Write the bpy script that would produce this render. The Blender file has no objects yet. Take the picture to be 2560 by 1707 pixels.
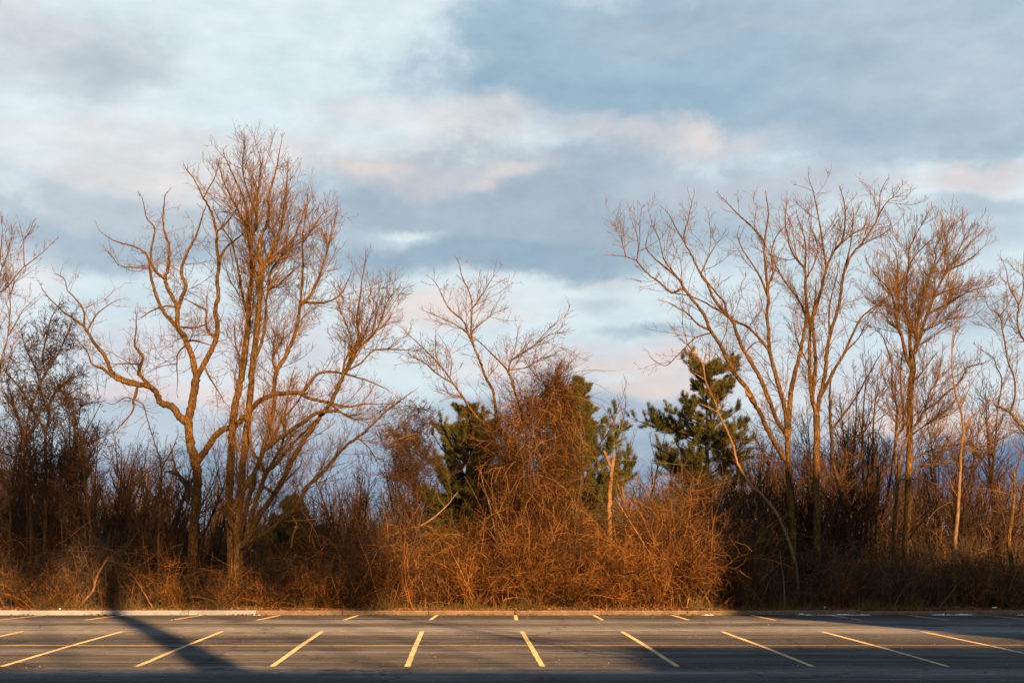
import bpy, math, random
import numpy as np
from mathutils import Vector

SEED = 7
rng = np.random.default_rng(SEED)
random.seed(SEED)
sc = bpy.context.scene
COL = sc.collection

# ------------------------------------------------------------------ camera numbers
F, CX, HY, CAMH = 3555.6, 1280.0, 1330.0, 2.75     # focal length and horizon row of the 2560 px photograph
EXPO = 1.15
SUN_AZ, SUN_EL = math.radians(20.5), math.radians(17.0)   # sun low behind the camera, a little to the right
SUN_DIR = Vector((math.sin(SUN_AZ)*math.cos(SUN_EL), -math.cos(SUN_AZ)*math.cos(SUN_EL), math.sin(SUN_EL)))
KERB_Y = 50.3

def gz(y):
    """height of the parking lot surface: it falls gently towards the kerb"""
    y = np.asarray(y, float)
    return np.interp(y, [-60, 28, 34, 39.4, 45.6, KERB_Y], [0, 0, 0.016, 0, -0.065, -0.18])
BANK = -0.04

# ------------------------------------------------------------------ object helpers
def tag(o, label=None, cat=None, group=None, kind=None):
    if label: o['label'] = label
    if cat: o['category'] = cat
    if group: o['group'] = group
    if kind: o['kind'] = kind
    return o
def empty(name, loc=(0, 0, 0)):
    o = bpy.data.objects.new(name, None); COL.objects.link(o)
    o.location = loc; o.empty_display_size = 0.2
    return o
def thing(name, label, cat, loc=(0, 0, 0), group=None):
    return tag(empty(name, loc), label, cat, group)

def mesh_from(name, V, Fs, mats, parent=None, smooth=False, mi=None):
    """V (n,3); Fs list of (m,k) int arrays"""
    me = bpy.data.meshes.new(name)
    V = np.asarray(V, np.float32)
    me.vertices.add(len(V)); me.vertices.foreach_set('co', V.ravel())
    Fs = [np.asarray(f, np.int32) for f in Fs if len(f)]
    tot = np.concatenate([np.full(len(f), f.shape[1], np.int32) for f in Fs])
    loops = np.concatenate([f.ravel() for f in Fs])
    start = np.concatenate([[0], np.cumsum(tot)[:-1]]).astype(np.int32)
    me.loops.add(len(loops)); me.loops.foreach_set('vertex_index', loops)
    me.polygons.add(len(tot)); me.polygons.foreach_set('loop_start', start)
    me.polygons.foreach_set('use_smooth', np.full(len(tot), smooth, bool))
    if not isinstance(mats, (list, tuple)): mats = [mats]
    for m in mats: me.materials.append(m)
    if mi is not None: me.polygons.foreach_set('material_index', np.asarray(mi, np.int32))
    me.update(calc_edges=True); me.validate()
    o = bpy.data.objects.new(name, me); COL.objects.link(o)
    if parent is not None:
        o.parent = parent
        me.transform(__import__('mathutils').Matrix.Translation(-parent.location))
    return o

class Geo:
    """collects tubes, boxes and faces for one mesh"""
    def __init__(s): s.V = []; s.F = []; s.mi = []; s.n = 0
    def add(s, V, Fs, mi=0):
        V = np.asarray(V, float).reshape(-1, 3)
        for f in Fs:
            f = np.asarray(f, int)
            s.F.append(f + s.n); s.mi.append(np.full(len(f), mi))
        s.V.append(V); s.n += len(V)
    def tubes(s, P, R, k=3, mi=0, cap=False, lump=0.0):
        P = np.asarray(P, float); R = np.asarray(R, float)
        if P.ndim == 2: P = P[None]; R = R[None]
        m, n, _ = P.shape
        if m == 0: return
        T = np.gradient(P, axis=1)
        T /= np.linalg.norm(T, axis=2, keepdims=True) + 1e-9
        mt = np.abs(T.mean(axis=1)); ax = mt.argmin(axis=1)
        ref = np.eye(3)[ax][:, None, :]
        A = np.cross(T, ref); A /= np.linalg.norm(A, axis=2, keepdims=True) + 1e-9
        B = np.cross(T, A)
        ph = np.arange(k) * 2*np.pi/k
        RR = R[:, :, None] * np.ones(k)
        if lump:
            RR = RR * (1 + lump*rng.normal(size=(m, n, k)).clip(-2, 2))
        V = P[:, :, None, :] + RR[..., None]*(np.cos(ph)[:, None]*A[:, :, None, :] + np.sin(ph)[:, None]*B[:, :, None, :])
        i = np.arange(m)[:, None, None]*(n*k); j = np.arange(n-1)[None, :, None]*k; q = np.arange(k)[None, None, :]; q2 = (q+1) % k
        f = np.stack([i+j+q, i+j+q2, i+j+k+q2, i+j+k+q], axis=-1).reshape(-1, 4)
        Fs = [f]
        if cap:
            Fs.append((np.arange(m)[:, None]*(n*k) + (n-1)*k + np.arange(k)[None]).reshape(-1, k))
        s.add(V, Fs, mi)
    def box(s, x0, x1, y0, y1, z0, z1, mi=0):
        V = [(x, y, z) for z in (z0, z1) for y in (y0, y1) for x in (x0, x1)]
        s.add(V, [[(0, 2, 3, 1), (4, 5, 7, 6), (0, 1, 5, 4), (2, 6, 7, 3), (0, 4, 6, 2), (1, 3, 7, 5)]], mi)
    def build(s, name, mats, parent=None, smooth=False):
        ks = {}
        for f, m in zip(s.F, s.mi): ks.setdefault(f.shape[1], []).append((f, m))
        Fs = [np.concatenate([a for a, _ in v]) for v in ks.values()]
        mi = np.concatenate([np.concatenate([b for _, b in v]) for v in ks.values()])
        return mesh_from(name, np.concatenate(s.V), Fs, mats, parent, smooth, mi)

# ------------------------------------------------------------------ materials
def srgb(r, g, b):
    f = lambda c: (c/12.92 if c <= 0.04045 else ((c+0.055)/1.055)**2.4)
    return (f(r/255), f(g/255), f(b/255), 1)
def new_mat(name, rough=0.85):
    m = bpy.data.materials.new(name); m.use_nodes = True
    nt = m.node_tree; b = nt.nodes['Principled BSDF']
    b.inputs['Roughness'].default_value = rough
    b.inputs['Specular IOR Level'].default_value = 0.2
    return m, nt, b
def N(nt, t, **kw):
    n = nt.nodes.new(t)
    for k, v in kw.items():
        if k.startswith('_'): setattr(n, k[1:], v)
        else: n.inputs[k.replace('__', ' ')].default_value = v
    return n
def ramp(nt, fac, stops):
    r = nt.nodes.new('ShaderNodeValToRGB')
    el = r.color_ramp.elements
    while len(el) < len(stops): el.new(0.5)
    for e, (p, c) in zip(el, stops):
        e.position = p; e.color = (*c[:3], 1)
    nt.links.new(fac, r.inputs[0]); return r.outputs[0]
def mix(nt, fac, a, b, mode='MIX'):
    m = nt.nodes.new('ShaderNodeMix'); m.data_type = 'RGBA'; m.blend_type = mode
    for sock, v in ((m.inputs[0], fac), (m.inputs[6], a), (m.inputs[7], b)):
        if hasattr(v, 'links') or hasattr(v, 'is_linked'): nt.links.new(v, sock)
        elif isinstance(v, (int, float)): sock.default_value = v
        else: sock.default_value = (*v[:3], 1)
    return m.outputs[2]

def bark_mat(name, c0, c1, c2, scale=5, bump=0.4):
    m, nt, b = new_mat(name, 0.9)
    tc = N(nt, 'ShaderNodeTexCoord')
    mp = N(nt, 'ShaderNodeMapping'); mp.inputs['Scale'].default_value = (1, 1, 0.22)
    nt.links.new(tc.outputs['Object'], mp.inputs[0])
    n1 = N(nt, 'ShaderNodeTexNoise', Scale=scale*5, Detail=5, Roughness=0.65); nt.links.new(mp.outputs[0], n1.inputs['Vector'])
    n2 = N(nt, 'ShaderNodeTexNoise', Scale=0.9, Detail=3); nt.links.new(tc.outputs['Object'], n2.inputs['Vector'])
    a = ramp(nt, n1.outputs[0], [(0.3, c0), (0.52, c1), (0.72, c2)])
    g = ramp(nt, n2.outputs[0], [(0.35, (0.72, 0.72, 0.72)), (0.65, (1.15, 1.12, 1.05))])
    n3 = N(nt, 'ShaderNodeTexNoise', Scale=2.6, Detail=5, Roughness=0.7); nt.links.new(tc.outputs['Object'], n3.inputs['Vector'])
    li = ramp(nt, n3.outputs[0], [(0.56, (0, 0, 0)), (0.66, (0.55, 0.55, 0.55))])       # grey lichen
    l_ = sum(c1)/3*1.5
    a = mix(nt, li, a, (l_, l_*0.98, l_*0.82))
    nt.links.new(mix(nt, 1.0, a, g, 'MULTIPLY'), b.inputs['Base Color'])
    bp = N(nt, 'ShaderNodeBump', Strength=bump, Distance=0.05); nt.links.new(n1.outputs[0], bp.inputs['Height'])
    nt.links.new(bp.outputs[0], b.inputs['Normal'])
    return m
def strand_mat(name, stops, rough=0.85):
    """colour varies from strand to strand and slowly through space"""
    m, nt, b = new_mat(name, rough)
    g = N(nt, 'ShaderNodeNewGeometry')
    c = ramp(nt, g.outputs['Random Per Island'], [(p_, tuple(0.8*q_ for q_ in c_)) for p_, c_ in stops])
    tc = N(nt, 'ShaderNodeTexCoord')
    n = N(nt, 'ShaderNodeTexNoise', Scale=0.8, Detail=3); nt.links.new(tc.outputs['Object'], n.inputs['Vector'])
    v = ramp(nt, n.outputs[0], [(0.3, (0.6, 0.6, 0.6)), (0.7, (1.2, 1.2, 1.2))])
    nt.links.new(mix(nt, 1.0, c, v, 'MULTIPLY'), b.inputs['Base Color'])
    return m

M = {}
M['bark'] = bark_mat('bark_brown', (0.020, 0.012, 0.006), (0.125, 0.066, 0.019), (0.42, 0.235, 0.072), bump=1.0)
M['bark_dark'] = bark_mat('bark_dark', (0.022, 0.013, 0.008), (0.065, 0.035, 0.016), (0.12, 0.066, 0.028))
M['bark_pale'] = bark_mat('bark_pale', (0.11, 0.065, 0.032), (0.26, 0.155, 0.075), (0.36, 0.24, 0.13))
M['snag'] = bark_mat('bare_wood', (0.11, 0.055, 0.022), (0.28, 0.145, 0.06), (0.36, 0.21, 0.10), scale=9)
M['twig'] = strand_mat('twig_brown', [(0, (0.09, 0.045, 0.017)), (0.5, (0.23, 0.118, 0.042)), (1, (0.42, 0.22, 0.062))])
M['twig_red'] = strand_mat('twig_red_brown', [(0, (0.045, 0.024, 0.012)), (0.5, (0.095, 0.048, 0.022)), (1, (0.20, 0.105, 0.046))])
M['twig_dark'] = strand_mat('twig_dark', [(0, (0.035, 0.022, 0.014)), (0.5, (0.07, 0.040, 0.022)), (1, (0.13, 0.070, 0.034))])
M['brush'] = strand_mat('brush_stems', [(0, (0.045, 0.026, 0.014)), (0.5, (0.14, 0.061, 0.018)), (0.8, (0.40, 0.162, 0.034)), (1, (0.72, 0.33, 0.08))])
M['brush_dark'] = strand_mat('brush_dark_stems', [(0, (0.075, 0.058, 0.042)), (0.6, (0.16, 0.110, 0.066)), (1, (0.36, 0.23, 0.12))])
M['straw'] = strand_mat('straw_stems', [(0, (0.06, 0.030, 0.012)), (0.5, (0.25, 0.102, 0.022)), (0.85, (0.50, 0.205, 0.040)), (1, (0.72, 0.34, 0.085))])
M['vine'] = strand_mat('vine_stems', [(0, (0.028, 0.015, 0.009)), (0.5, (0.085, 0.042, 0.013)), (0.8, (0.26, 0.112, 0.026)), (1, (0.64, 0.31, 0.08))])
M['needle'] = strand_mat('pine_needles', [(0, (0.038, 0.050, 0.015)), (0.5, (0.105, 0.108, 0.024)), (1, (0.27, 0.22, 0.042))], 0.6)
M['needle_dark'] = strand_mat('spruce_needles', [(0, (0.022, 0.034, 0.013)), (1, (0.06, 0.066, 0.022))], 0.6)
M['leaf'] = strand_mat('dead_leaves', [(0, (0.10, 0.04, 0.018)), (0.5, (0.26, 0.10, 0.04)), (1, (0.42, 0.20, 0.09))])
M['grass'] = strand_mat('winter_grass', [(0, (0.08, 0.09, 0.025)), (0.5, (0.22, 0.16, 0.05)), (1, (0.36, 0.24, 0.09))])

M['grit'] = strand_mat('pale_grit', [(0, (0.10, 0.09, 0.085)), (0.5, (0.34, 0.33, 0.33)), (1, (0.62, 0.62, 0.63))])

def asphalt_mat():
    m, nt, b = new_mat('asphalt', 0.75)
    tc = N(nt, 'ShaderNodeTexCoord'); o = tc.outputs['Object']
    def noise(scale, detail, stretch=None, rough=0.5):
        n = N(nt, 'ShaderNodeTexNoise', Scale=scale, Detail=detail, Roughness=rough)
        if stretch:
            mp = N(nt, 'ShaderNodeMapping'); mp.inputs['Scale'].default_value = stretch
            nt.links.new(o, mp.inputs[0]); nt.links.new(mp.outputs[0], n.inputs['Vector'])
        else: nt.links.new(o, n.inputs['Vector'])
        return n.outputs[0]
    wide = noise(0.35, 4, (0.12, 1, 1), 0.6)
    base = ramp(nt, wide, [(0.3, (0.078, 0.074, 0.074)), (0.5, (0.105, 0.099, 0.098)), (0.68, (0.145, 0.136, 0.134))])
    blot = noise(1.3, 5, (0.4, 1, 1), 0.6)
    base = mix(nt, 1.0, base, ramp(nt, blot, [(0.3, (0.72, 0.72, 0.72)), (0.7, (1.22, 1.22, 1.22))]), 'MULTIPLY')
    # salt-worn traffic bands run along the rows of bays (dry residue on the surface)
    sx = N(nt, 'ShaderNodeSeparateXYZ'); nt.links.new(o, sx.inputs[0])
    wob = N(nt, 'ShaderNodeMath', _operation='MULTIPLY_ADD'); nt.links.new(noise(0.25, 3), wob.inputs[0]); wob.inputs[1].default_value = 3.0
    nt.links.new(sx.outputs[1], wob.inputs[2])
    def band(c, w):
        d = N(nt, 'ShaderNodeMath', _operation='SUBTRACT'); nt.links.new(wob.outputs[0], d.inputs[0]); d.inputs[1].default_value = c + 1.5
        a = N(nt, 'ShaderNodeMath', _operation='ABSOLUTE'); nt.links.new(d.outputs[0], a.inputs[0])
        mr = N(nt, 'ShaderNodeMapRange', _interpolation_type='SMOOTHSTEP'); nt.links.new(a.outputs[0], mr.inputs[0])
        mr.inputs[1].default_value = w; mr.inputs[2].default_value = 0.15*w; mr.inputs[3].default_value = 0; mr.inputs[4].default_value = 1
        return mr.outputs[0]
    grain = noise(9, 4, (0.35, 1, 1), 0.8)
    gm = ramp(nt, grain, [(0.36, (0.12, 0.12, 0.12)), (0.68, (1, 1, 1))])
    for c, w, k in ((40.2, 2.8, 1.0), (28.0, 1.2, 0.8), (32.4, 1.2, 0.35), (44.5, 1.8, 0.45)):
        f = N(nt, 'ShaderNodeMath', _operation='MULTIPLY'); nt.links.new(band(c, w), f.inputs[0]); f.inputs[1].default_value = k
        g = N(nt, 'ShaderNodeMath', _operation='MULTIPLY'); nt.links.new(f.outputs[0], g.inputs[0]); nt.links.new(gm, g.inputs[1])
        base = mix(nt, g.outputs[0], base, (0.36, 0.345, 0.34))
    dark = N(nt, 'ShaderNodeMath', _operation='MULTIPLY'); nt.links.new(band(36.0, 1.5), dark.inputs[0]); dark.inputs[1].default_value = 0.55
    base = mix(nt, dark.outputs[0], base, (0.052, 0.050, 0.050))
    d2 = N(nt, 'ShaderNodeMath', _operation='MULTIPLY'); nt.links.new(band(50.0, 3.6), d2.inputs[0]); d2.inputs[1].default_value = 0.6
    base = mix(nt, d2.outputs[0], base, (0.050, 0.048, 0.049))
    oil = ramp(nt, noise(0.42, 2, (1, 0.7, 1), 0.4), [(0.62, (0, 0, 0)), (0.72, (0.55, 0.55, 0.55))])
    base = mix(nt, oil, base, (0.035, 0.033, 0.034))
    st = ramp(nt, noise(2.2, 5, (0.05, 1, 1), 0.65), [(0.38, (0.66, 0.66, 0.66)), (0.62, (1.28, 1.28, 1.28))])
    base = mix(nt, 1.0, base, st, 'MULTIPLY')
    ve = N(nt, 'ShaderNodeTexVoronoi', _feature='DISTANCE_TO_EDGE', Scale=0.16); wv = N(nt, 'ShaderNodeMix', _data_type='VECTOR'); wv.inputs[0].default_value = 0.06
    nn = N(nt, 'ShaderNodeTexNoise', Scale=1.2, Detail=5); nt.links.new(o, nn.inputs['Vector'])
    va = N(nt, 'ShaderNodeVectorMath', _operation='ADD'); nt.links.new(o, va.inputs[0]); nt.links.new(nn.outputs['Color'], va.inputs[1]); nt.links.new(va.outputs[0], ve.inputs['Vector'])
    cr = ramp(nt, ve.outputs['Distance'], [(0.003, (0.5, 0.5, 0.5)), (0.008, (0, 0, 0))])
    base = mix(nt, cr, base, (0.020, 0.019, 0.019))
    # pale grit
    vo = N(nt, 'ShaderNodeTexVoronoi', Scale=6.0); nt.links.new(o, vo.inputs['Vector'])
    sp = ramp(nt, vo.outputs['Distance'], [(0.06, (1, 1, 1)), (0.10, (0, 0, 0))])
    pick = ramp(nt, vo.outputs['Color'], [(0.62, (0, 0, 0)), (0.66, (1, 1, 1))])
    spk = mix(nt, 1.0, sp, pick, 'MULTIPLY')
    base = mix(nt, spk, base, (0.36, 0.34, 0.33))
    fine = noise(70, 3, None, 0.7)
    base = mix(nt, 1.0, base, ramp(nt, fine, [(0.3, (0.7, 0.7, 0.7)), (0.7, (1.3, 1.3, 1.3))]), 'MULTIPLY')
    nt.links.new(base, b.inputs['Base Color'])
    bp = N(nt, 'ShaderNodeBump', Strength=1.0, Distance=0.03); nt.links.new(noise(55, 4, None, 0.7), bp.inputs['Height'])
    nt.links.new(bp.outputs[0], b.inputs['Normal'])
    b.inputs['Specular IOR Level'].default_value = 0.05
    b.inputs['Diffuse Roughness'].default_value = 1.0
    return m
def plain_noise_mat(name, c0, c1, scale, rough=0.85, bump=0.3, dist=0.02, stretch=None):
    m, nt, b = new_mat(name, rough)
    tc = N(nt, 'ShaderNodeTexCoord'); v = tc.outputs['Object']
    if stretch:
        mp = N(nt, 'ShaderNodeMapping'); mp.inputs['Scale'].default_value = stretch; nt.links.new(v, mp.inputs[0]); v = mp.outputs[0]
    n = N(nt, 'ShaderNodeTexNoise', Scale=scale, Detail=6, Roughness=0.65); nt.links.new(v, n.inputs['Vector'])
    nt.links.new(ramp(nt, n.outputs[0], [(0.32, c0), (0.68, c1)]), b.inputs['Base Color'])
    bp = N(nt, 'ShaderNodeBump', Strength=bump, Distance=dist); nt.links.new(n.outputs[0], bp.inputs['Height'])
    nt.links.new(bp.outputs[0], b.inputs['Normal'])
    b.inputs['Diffuse Roughness'].default_value = 0.9
    return m
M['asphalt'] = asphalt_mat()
M['soil'] = plain_noise_mat('soil', (0.035, 0.022, 0.013), (0.12, 0.065, 0.03), 3.0, 0.95, 0.8, 0.05)
def worn_paint():
    m = plain_noise_mat('yellow_paint', (0.50, 0.345, 0.17), (0.66, 0.465, 0.245), 5.0, 0.7, 0.6, 0.02)
    nt = m.node_tree; b = nt.nodes['Principled BSDF']; tc = N(nt, 'ShaderNodeTexCoord')
    src = b.inputs['Base Color'].links[0].from_socket
    n_ = N(nt, 'ShaderNodeTexNoise', Scale=7.0, Detail=6, Roughness=0.75); nt.links.new(tc.outputs['Object'], n_.inputs['Vector'])
    n2 = N(nt, 'ShaderNodeTexNoise', Scale=0.6, Detail=2); nt.links.new(tc.outputs['Object'], n2.inputs['Vector'])
    ad = N(nt, 'ShaderNodeMath', _operation='MULTIPLY_ADD'); nt.links.new(n2.outputs[0], ad.inputs[0]); ad.inputs[1].default_value = 0.45; nt.links.new(n_.outputs[0], ad.inputs[2])
    w_ = ramp(nt, ad.outputs[0], [(0.74, (0, 0, 0)), (0.90, (0.9, 0.9, 0.9))])
    nt.links.new(mix(nt, w_, src, (0.11, 0.10, 0.095)), b.inputs['Base Color'])
    return m
M['paint'] = worn_paint()
M['concrete'] = plain_noise_mat('kerb_concrete', (0.155, 0.112, 0.070), (0.29, 0.21, 0.135), 4.0)
M['kerb_white'] = plain_noise_mat('white_kerb_paint', (0.27, 0.29, 0.31), (0.36, 0.39, 0.42), 2.5, 0.7)
M['snow'] = plain_noise_mat('old_snow', (0.6, 0.63, 0.68), (0.85, 0.87, 0.9), 12.0, 0.6)
M['paper'] = plain_noise_mat('litter_paper', (0.7, 0.68, 0.66), (0.85, 0.84, 0.82), 8.0, 0.6)
M['red'] = plain_noise_mat('red_print', (0.45, 0.05, 0.04), (0.6, 0.08, 0.06), 8.0, 0.5)
M['green'] = plain_noise_mat('green_cap', (0.01, 0.2, 0.06), (0.02, 0.3, 0.1), 8.0, 0.4)
M['wire'] = plain_noise_mat('green_wire', (0.12, 0.16, 0.06), (0.2, 0.25, 0.1), 8.0, 0.5)
M['brick'] = plain_noise_mat('cream_painted_brick', (0.55, 0.52, 0.46), (0.68, 0.65, 0.58), 6.0)  # unseen walls kept pale to bounce sky light onto the brush
M['roofing'] = plain_noise_mat('grey_roofing', (0.10, 0.10, 0.10), (0.18, 0.18, 0.18), 6.0)
M['glass'] = plain_noise_mat('dark_glass', (0.02, 0.025, 0.03), (0.03, 0.035, 0.04), 1.0, 0.1, 0.0)
M['white_metal'] = plain_noise_mat('white_trim', (0.6, 0.6, 0.58), (0.75, 0.75, 0.73), 4.0, 0.5)

# ------------------------------------------------------------------ pixel <-> world for traced limbs
ZM = {'A': (0, 400, 700/1829), 'B': (0, 900, 700/1568), 'C': (400, 340, 700/1663), 'D': (400, 900, 700/1568), 'E': (960, 600, 700/1829),
      'F': (960, 1000, 700/1829), 'G': (1500, 420, 700/1829), 'H': (1500, 1000, 700/1829), 'I': (1960, 420, 600/1568), 'J': (1960, 1000, 600/1568),
      'K': (0, 500, 450/1568), 'L': (0, 900, 450/1568), 'M': (2110, 500, 450/1568), 'N': (2110, 900, 450/1568), 'O': (850, 850, 350/1568), 'P': (1600, 880, 350/1568),
      'X': (0, 0, 1.0)}
def at(px, py, D):
    return np.array(((px-CX)/F*D, D, CAMH-(py-HY)/F*D))
def catmull(P, sub):
    P = np.asarray(P, float)
    Q = np.vstack([2*P[0]-P[1], P, 2*P[-1]-P[-2]])
    out = []
    for i in range(1, len(Q)-2):
        p0, p1, p2, p3 = Q[i-1:i+3]
        for t in np.arange(sub)/sub:
            out.append(0.5*((2*p1)+(-p0+p2)*t+(2*p0-5*p1+4*p2-p3)*t*t+(-p0+3*p1-3*p2+p3)*t**3))
    out.append(P[-1])
    return np.array(out)

def grow(S, D, L, R0, n, wig, trop, rtip, sag=0.0):
    """many strands at once: S start, D direction (unit), L length, R0 base radius"""
    m = len(S)
    P = np.zeros((m, n, 3)); P[:, 0] = S
    d = D.copy(); step = (L/(n-1))[:, None]
    bend = rng.normal(0, wig*0.5, (m, 3))
    for i in range(1, n):
        d = d + rng.normal(0, wig, (m, 3)) + bend*0.5
        d[:, 2] += trop - sag*i/n
        d /= np.linalg.norm(d, axis=1, keepdims=True) + 1e-9
        P[:, i] = P[:, i-1] + d*step
    t = np.linspace(0, 1, n)[None]
    R = R0[:, None]*(1-t)**0.8 + rtip*t**0.8
    R = np.maximum(R, rtip*0.8)
    return P, R

def sprout(P, R, dens, lr, ang, t0=0.15, lmin=0.1, lmax=3.0, rr=0.6, rmin=0.004, upbias=0.25, rcap=9, lkill=0.45):
    """choose places on strands (P,R) where children start; returns start, dir, length, radius"""
    m, n, _ = P.shape
    seg = np.linalg.norm(np.diff(P, axis=1), axis=2); L = seg.sum(1)
    k = rng.poisson(np.maximum(dens*L*(1-t0), 0.0))
    idx = np.repeat(np.arange(m), k)
    if len(idx) == 0: idx = np.array([m-1])
    t = t0 + (1-t0)*rng.random(len(idx))
    x = t*(n-1); i = np.minimum(x.astype(int), n-2); f = (x-i)[:, None]
    S = P[idx, i]*(1-f) + P[idx, i+1]*f
    T = P[idx, i+1]-P[idx, i]; T /= np.linalg.norm(T, axis=1, keepdims=True)+1e-9
    r = R[idx, i]*(1-f[:, 0]) + R[idx, i+1]*f[:, 0]
    rv = rng.normal(size=T.shape); rv[:, 2] += upbias
    rv -= (rv*T).sum(1, keepdims=True)*T; rv /= np.linalg.norm(rv, axis=1, keepdims=True)+1e-9
    a = np.radians(rng.normal(ang, ang*0.28, len(idx)))[:, None]
    D = T*np.cos(a)+rv*np.sin(a)
    ll = np.clip(L[idx]*lr*(1-lkill*t)*rng.uniform(0.5, 1.25, len(idx)), lmin, lmax*rng.uniform(0.6, 1.1, len(idx)))
    rad = np.clip(r*rr, rmin, rcap)
    global LAST_T
    LAST_T = t
    return S, D, ll, rad

LAST_T = None
GROUND_Z = BANK
class Tree:
    """traced limbs (photo pixels turned into points at the tree's own distance, each limb leaning nearer or farther) + grown twigs"""
    def __init__(s, depth):
        s.D = depth; s.nodes = []; s.limbs = []
    def limb(s, z, pts, w0, w1, dz=None, snap=True, ground=False):
        ox, oy, k = ZM[z]
        p = np.array([[float(v) for v in q.split(',')] for q in pts.split()])
        px = np.column_stack((ox+p[:, 0]*k, oy+p[:, 1]*k))
        d0 = s.D; slope0 = 0
        if s.nodes and snap:
            A = np.concatenate(s.nodes)
            dd = np.hypot(A[:, 0]-px[0, 0], A[:, 1]-px[0, 1])
            j = dd.argmin()
            if dd[j] < 40: d0 = A[j, 2]; px[0] = A[j, :2]
        if ground:
            yb = HY + (CAMH-GROUND_Z+0.1)*F/d0
            px = np.vstack([[px[0, 0], yb], px]) if yb > px[0, 1]+4 else px
        q = catmull(px, 6)
        seg = np.hypot(*np.diff(q, axis=0).T); t = np.concatenate([[0], np.cumsum(seg)]); Lpx = t[-1]; t = t/Lpx
        Lm = Lpx/F*d0
        if dz is None: dz = rng.uniform(-1, 1)*0.32*Lm
        dep = d0 + dz*t**1.2
        s.nodes.append(np.column_stack((q, dep)))
        P = np.array([at(a, b, c) for a, b, c in zip(q[:, 0], q[:, 1], dep)])
        jit = rng.normal(0, 1, P.shape)*0.055*(w0*k/F*d0); jit[0] = 0
        P = P + jit
        r0, r1 = 1.12*w0*k/F*d0/2, 1.05*w1*k/F*d0/2
        R = r0*(1-t)**0.9 + r1*(1-(1-t)**0.9)
        if ground: R = R*(1+0.16*np.exp(-t*14))
        s.limbs.append((P, R))
        return s
    def geo(s, tw):
        g = Geo()
        for P, R in s.limbs:
            g.tubes(P, R*1.0, 9 if R[0] > 0.05 else 6, lump=0.05 if R[0] > 0.04 else 0.0)
        c = Geo()
        dens, len1, ang, wig, trop, rt, rmax, lv2, lv3 = (tw[k] for k in ('dens', 'len1', 'ang', 'wig', 'trop', 'rt', 'rmax', 'lv2', 'lv3'))
        zcap = max(P[:, 2].max() for P, R in s.limbs)+0.30
        for P, R in s.limbs:
            # resample to fixed strands for sprouting: only where thin enough and high enough
            ok = (R < rmax) & (P[:, 2] > tw.get('zmin', 2.0))
            if ok.sum() < 3: continue
            i0 = np.argmax(ok); Q, r = P[i0:], R[i0:]
            n = len(Q)
            L = np.linalg.norm(np.diff(Q, axis=0), axis=1).sum()
            res = sprout(Q[None], r[None], dens, 1.0, ang, 0.04, len1[0], 99, 0.5, rt*1.6, tw.get('up', 0.4), lkill=0)
            tip = grow(Q[-1:], (Q[-1:]-Q[-3:-2])/np.linalg.norm(Q[-1]-Q[-3]), np.array([len1[1]*0.15]), r[-1:], 8, wig, trop, rt)
            sets = [tip]
            if res:
                S, D, ll, rad = res
                tt = rng.random(len(S))
                ll = (len1[0]+(len1[1]-len1[0])*tt**1.3)*(1-0.76*LAST_T)
                rad = np.clip(np.minimum(rad, 0.003+0.0048*ll), rt*1.2, 0.018)
                sets.append(grow(S, D, ll, rad, 8, wig, trop, rt))
            for P1, R1 in sets:
                ok1 = P1[:, :, 2].max(1) < zcap; P1, R1 = P1[ok1], R1[ok1]
                if len(P1) == 0: continue
                c.tubes(P1, R1, 4)
                r2 = sprout(P1, R1, lv2, 0.44, ang*1.0, 0.12, 0.15, 1.2, 0.62, rt*1.1, 0.3)
                if r2 is None: continue
                P2, R2 = grow(*r2, 6, wig*1.1, trop, rt)
                c.tubes(P2, R2, 3)
                r3 = sprout(P2, R2, lv3, 0.5, ang*0.95, 0.15, 0.09, 0.5, 0.8, rt*0.95, 0.3)
                if r3 is None: continue
                P3, R3 = grow(*r3, 4, wig*1.1, trop, rt*0.8)
                c.tubes(P3, R3, 3)
        return g, c
    def build(s, name, label, cat, tw, bark, twig, group=None):
        g, c = s.geo(tw)
        P = s.limbs[0][0]
        root = thing(name, label, cat, (P[0, 0], P[0, 1], GROUND_Z), group)
        g.build('trunk', M[bark], root, True)
        c.build('crown', M[twig], root, True)
        return root

TW = dict(dens=2.6, len1=(0.5, 2.0), ang=42, wig=0.125, trop=0.05, rt=0.0042, rmax=0.13, lv2=3.6, lv3=3.8, up=0.4, zmin=2.2)
def tw(**k):
    d = dict(TW); d.update(k)
    d['dens'] *= 2.0; d['lv2'] *= 1.6; d['lv3'] *= 2.0; d['rt'] *= 0.88; d['ang'] *= 1.12; d['len1'] = (d['len1'][0]*1.1, d['len1'][1]*1.55)
    return d

# ================================================================== TREES OF THE FRONT ROW
# --- open crowned tree with crooked limbs, left
a = Tree(54.0)
a.limb('B', '1080,1260 1085,950 1100,800 1105,640 1085,540 1060,420 1060,320 1085,200 1100,100', 54, 42, 0, ground=True)
a.limb('A', '1290,1410 1370,1260 1410,1165 1420,1060 1405,990 1425,900 1420,780 1430,680 1415,560 1415,470 1380,340 1330,250 1270,130 1215,60', 34, 5)
a.limb('A', '1435,670 1470,580 1540,520 1640,440', 16, 4)
a.limb('A', '1415,470 1470,420 1540,330 1565,260', 12, 4)
a.limb('A', '1330,250 1360,190 1400,120 1425,40', 9, 4)
a.limb('A', '1290,1410 1250,1270 1210,1170 1160,1090 1155,960 1110,870 1080,780 1100,680 1105,560 1070,450 1065,350 1080,230', 38, 5)
a.limb('A', '1157,970 1190,890 1215,820 1190,760 1190,690 1230,590 1280,500 1305,420 1340,310', 26, 5)
a.limb('A', '1150,1085 1090,1020 1050,960 1010,850 985,760 975,660 940,600 860,560 750,530 660,470', 24, 4)
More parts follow.
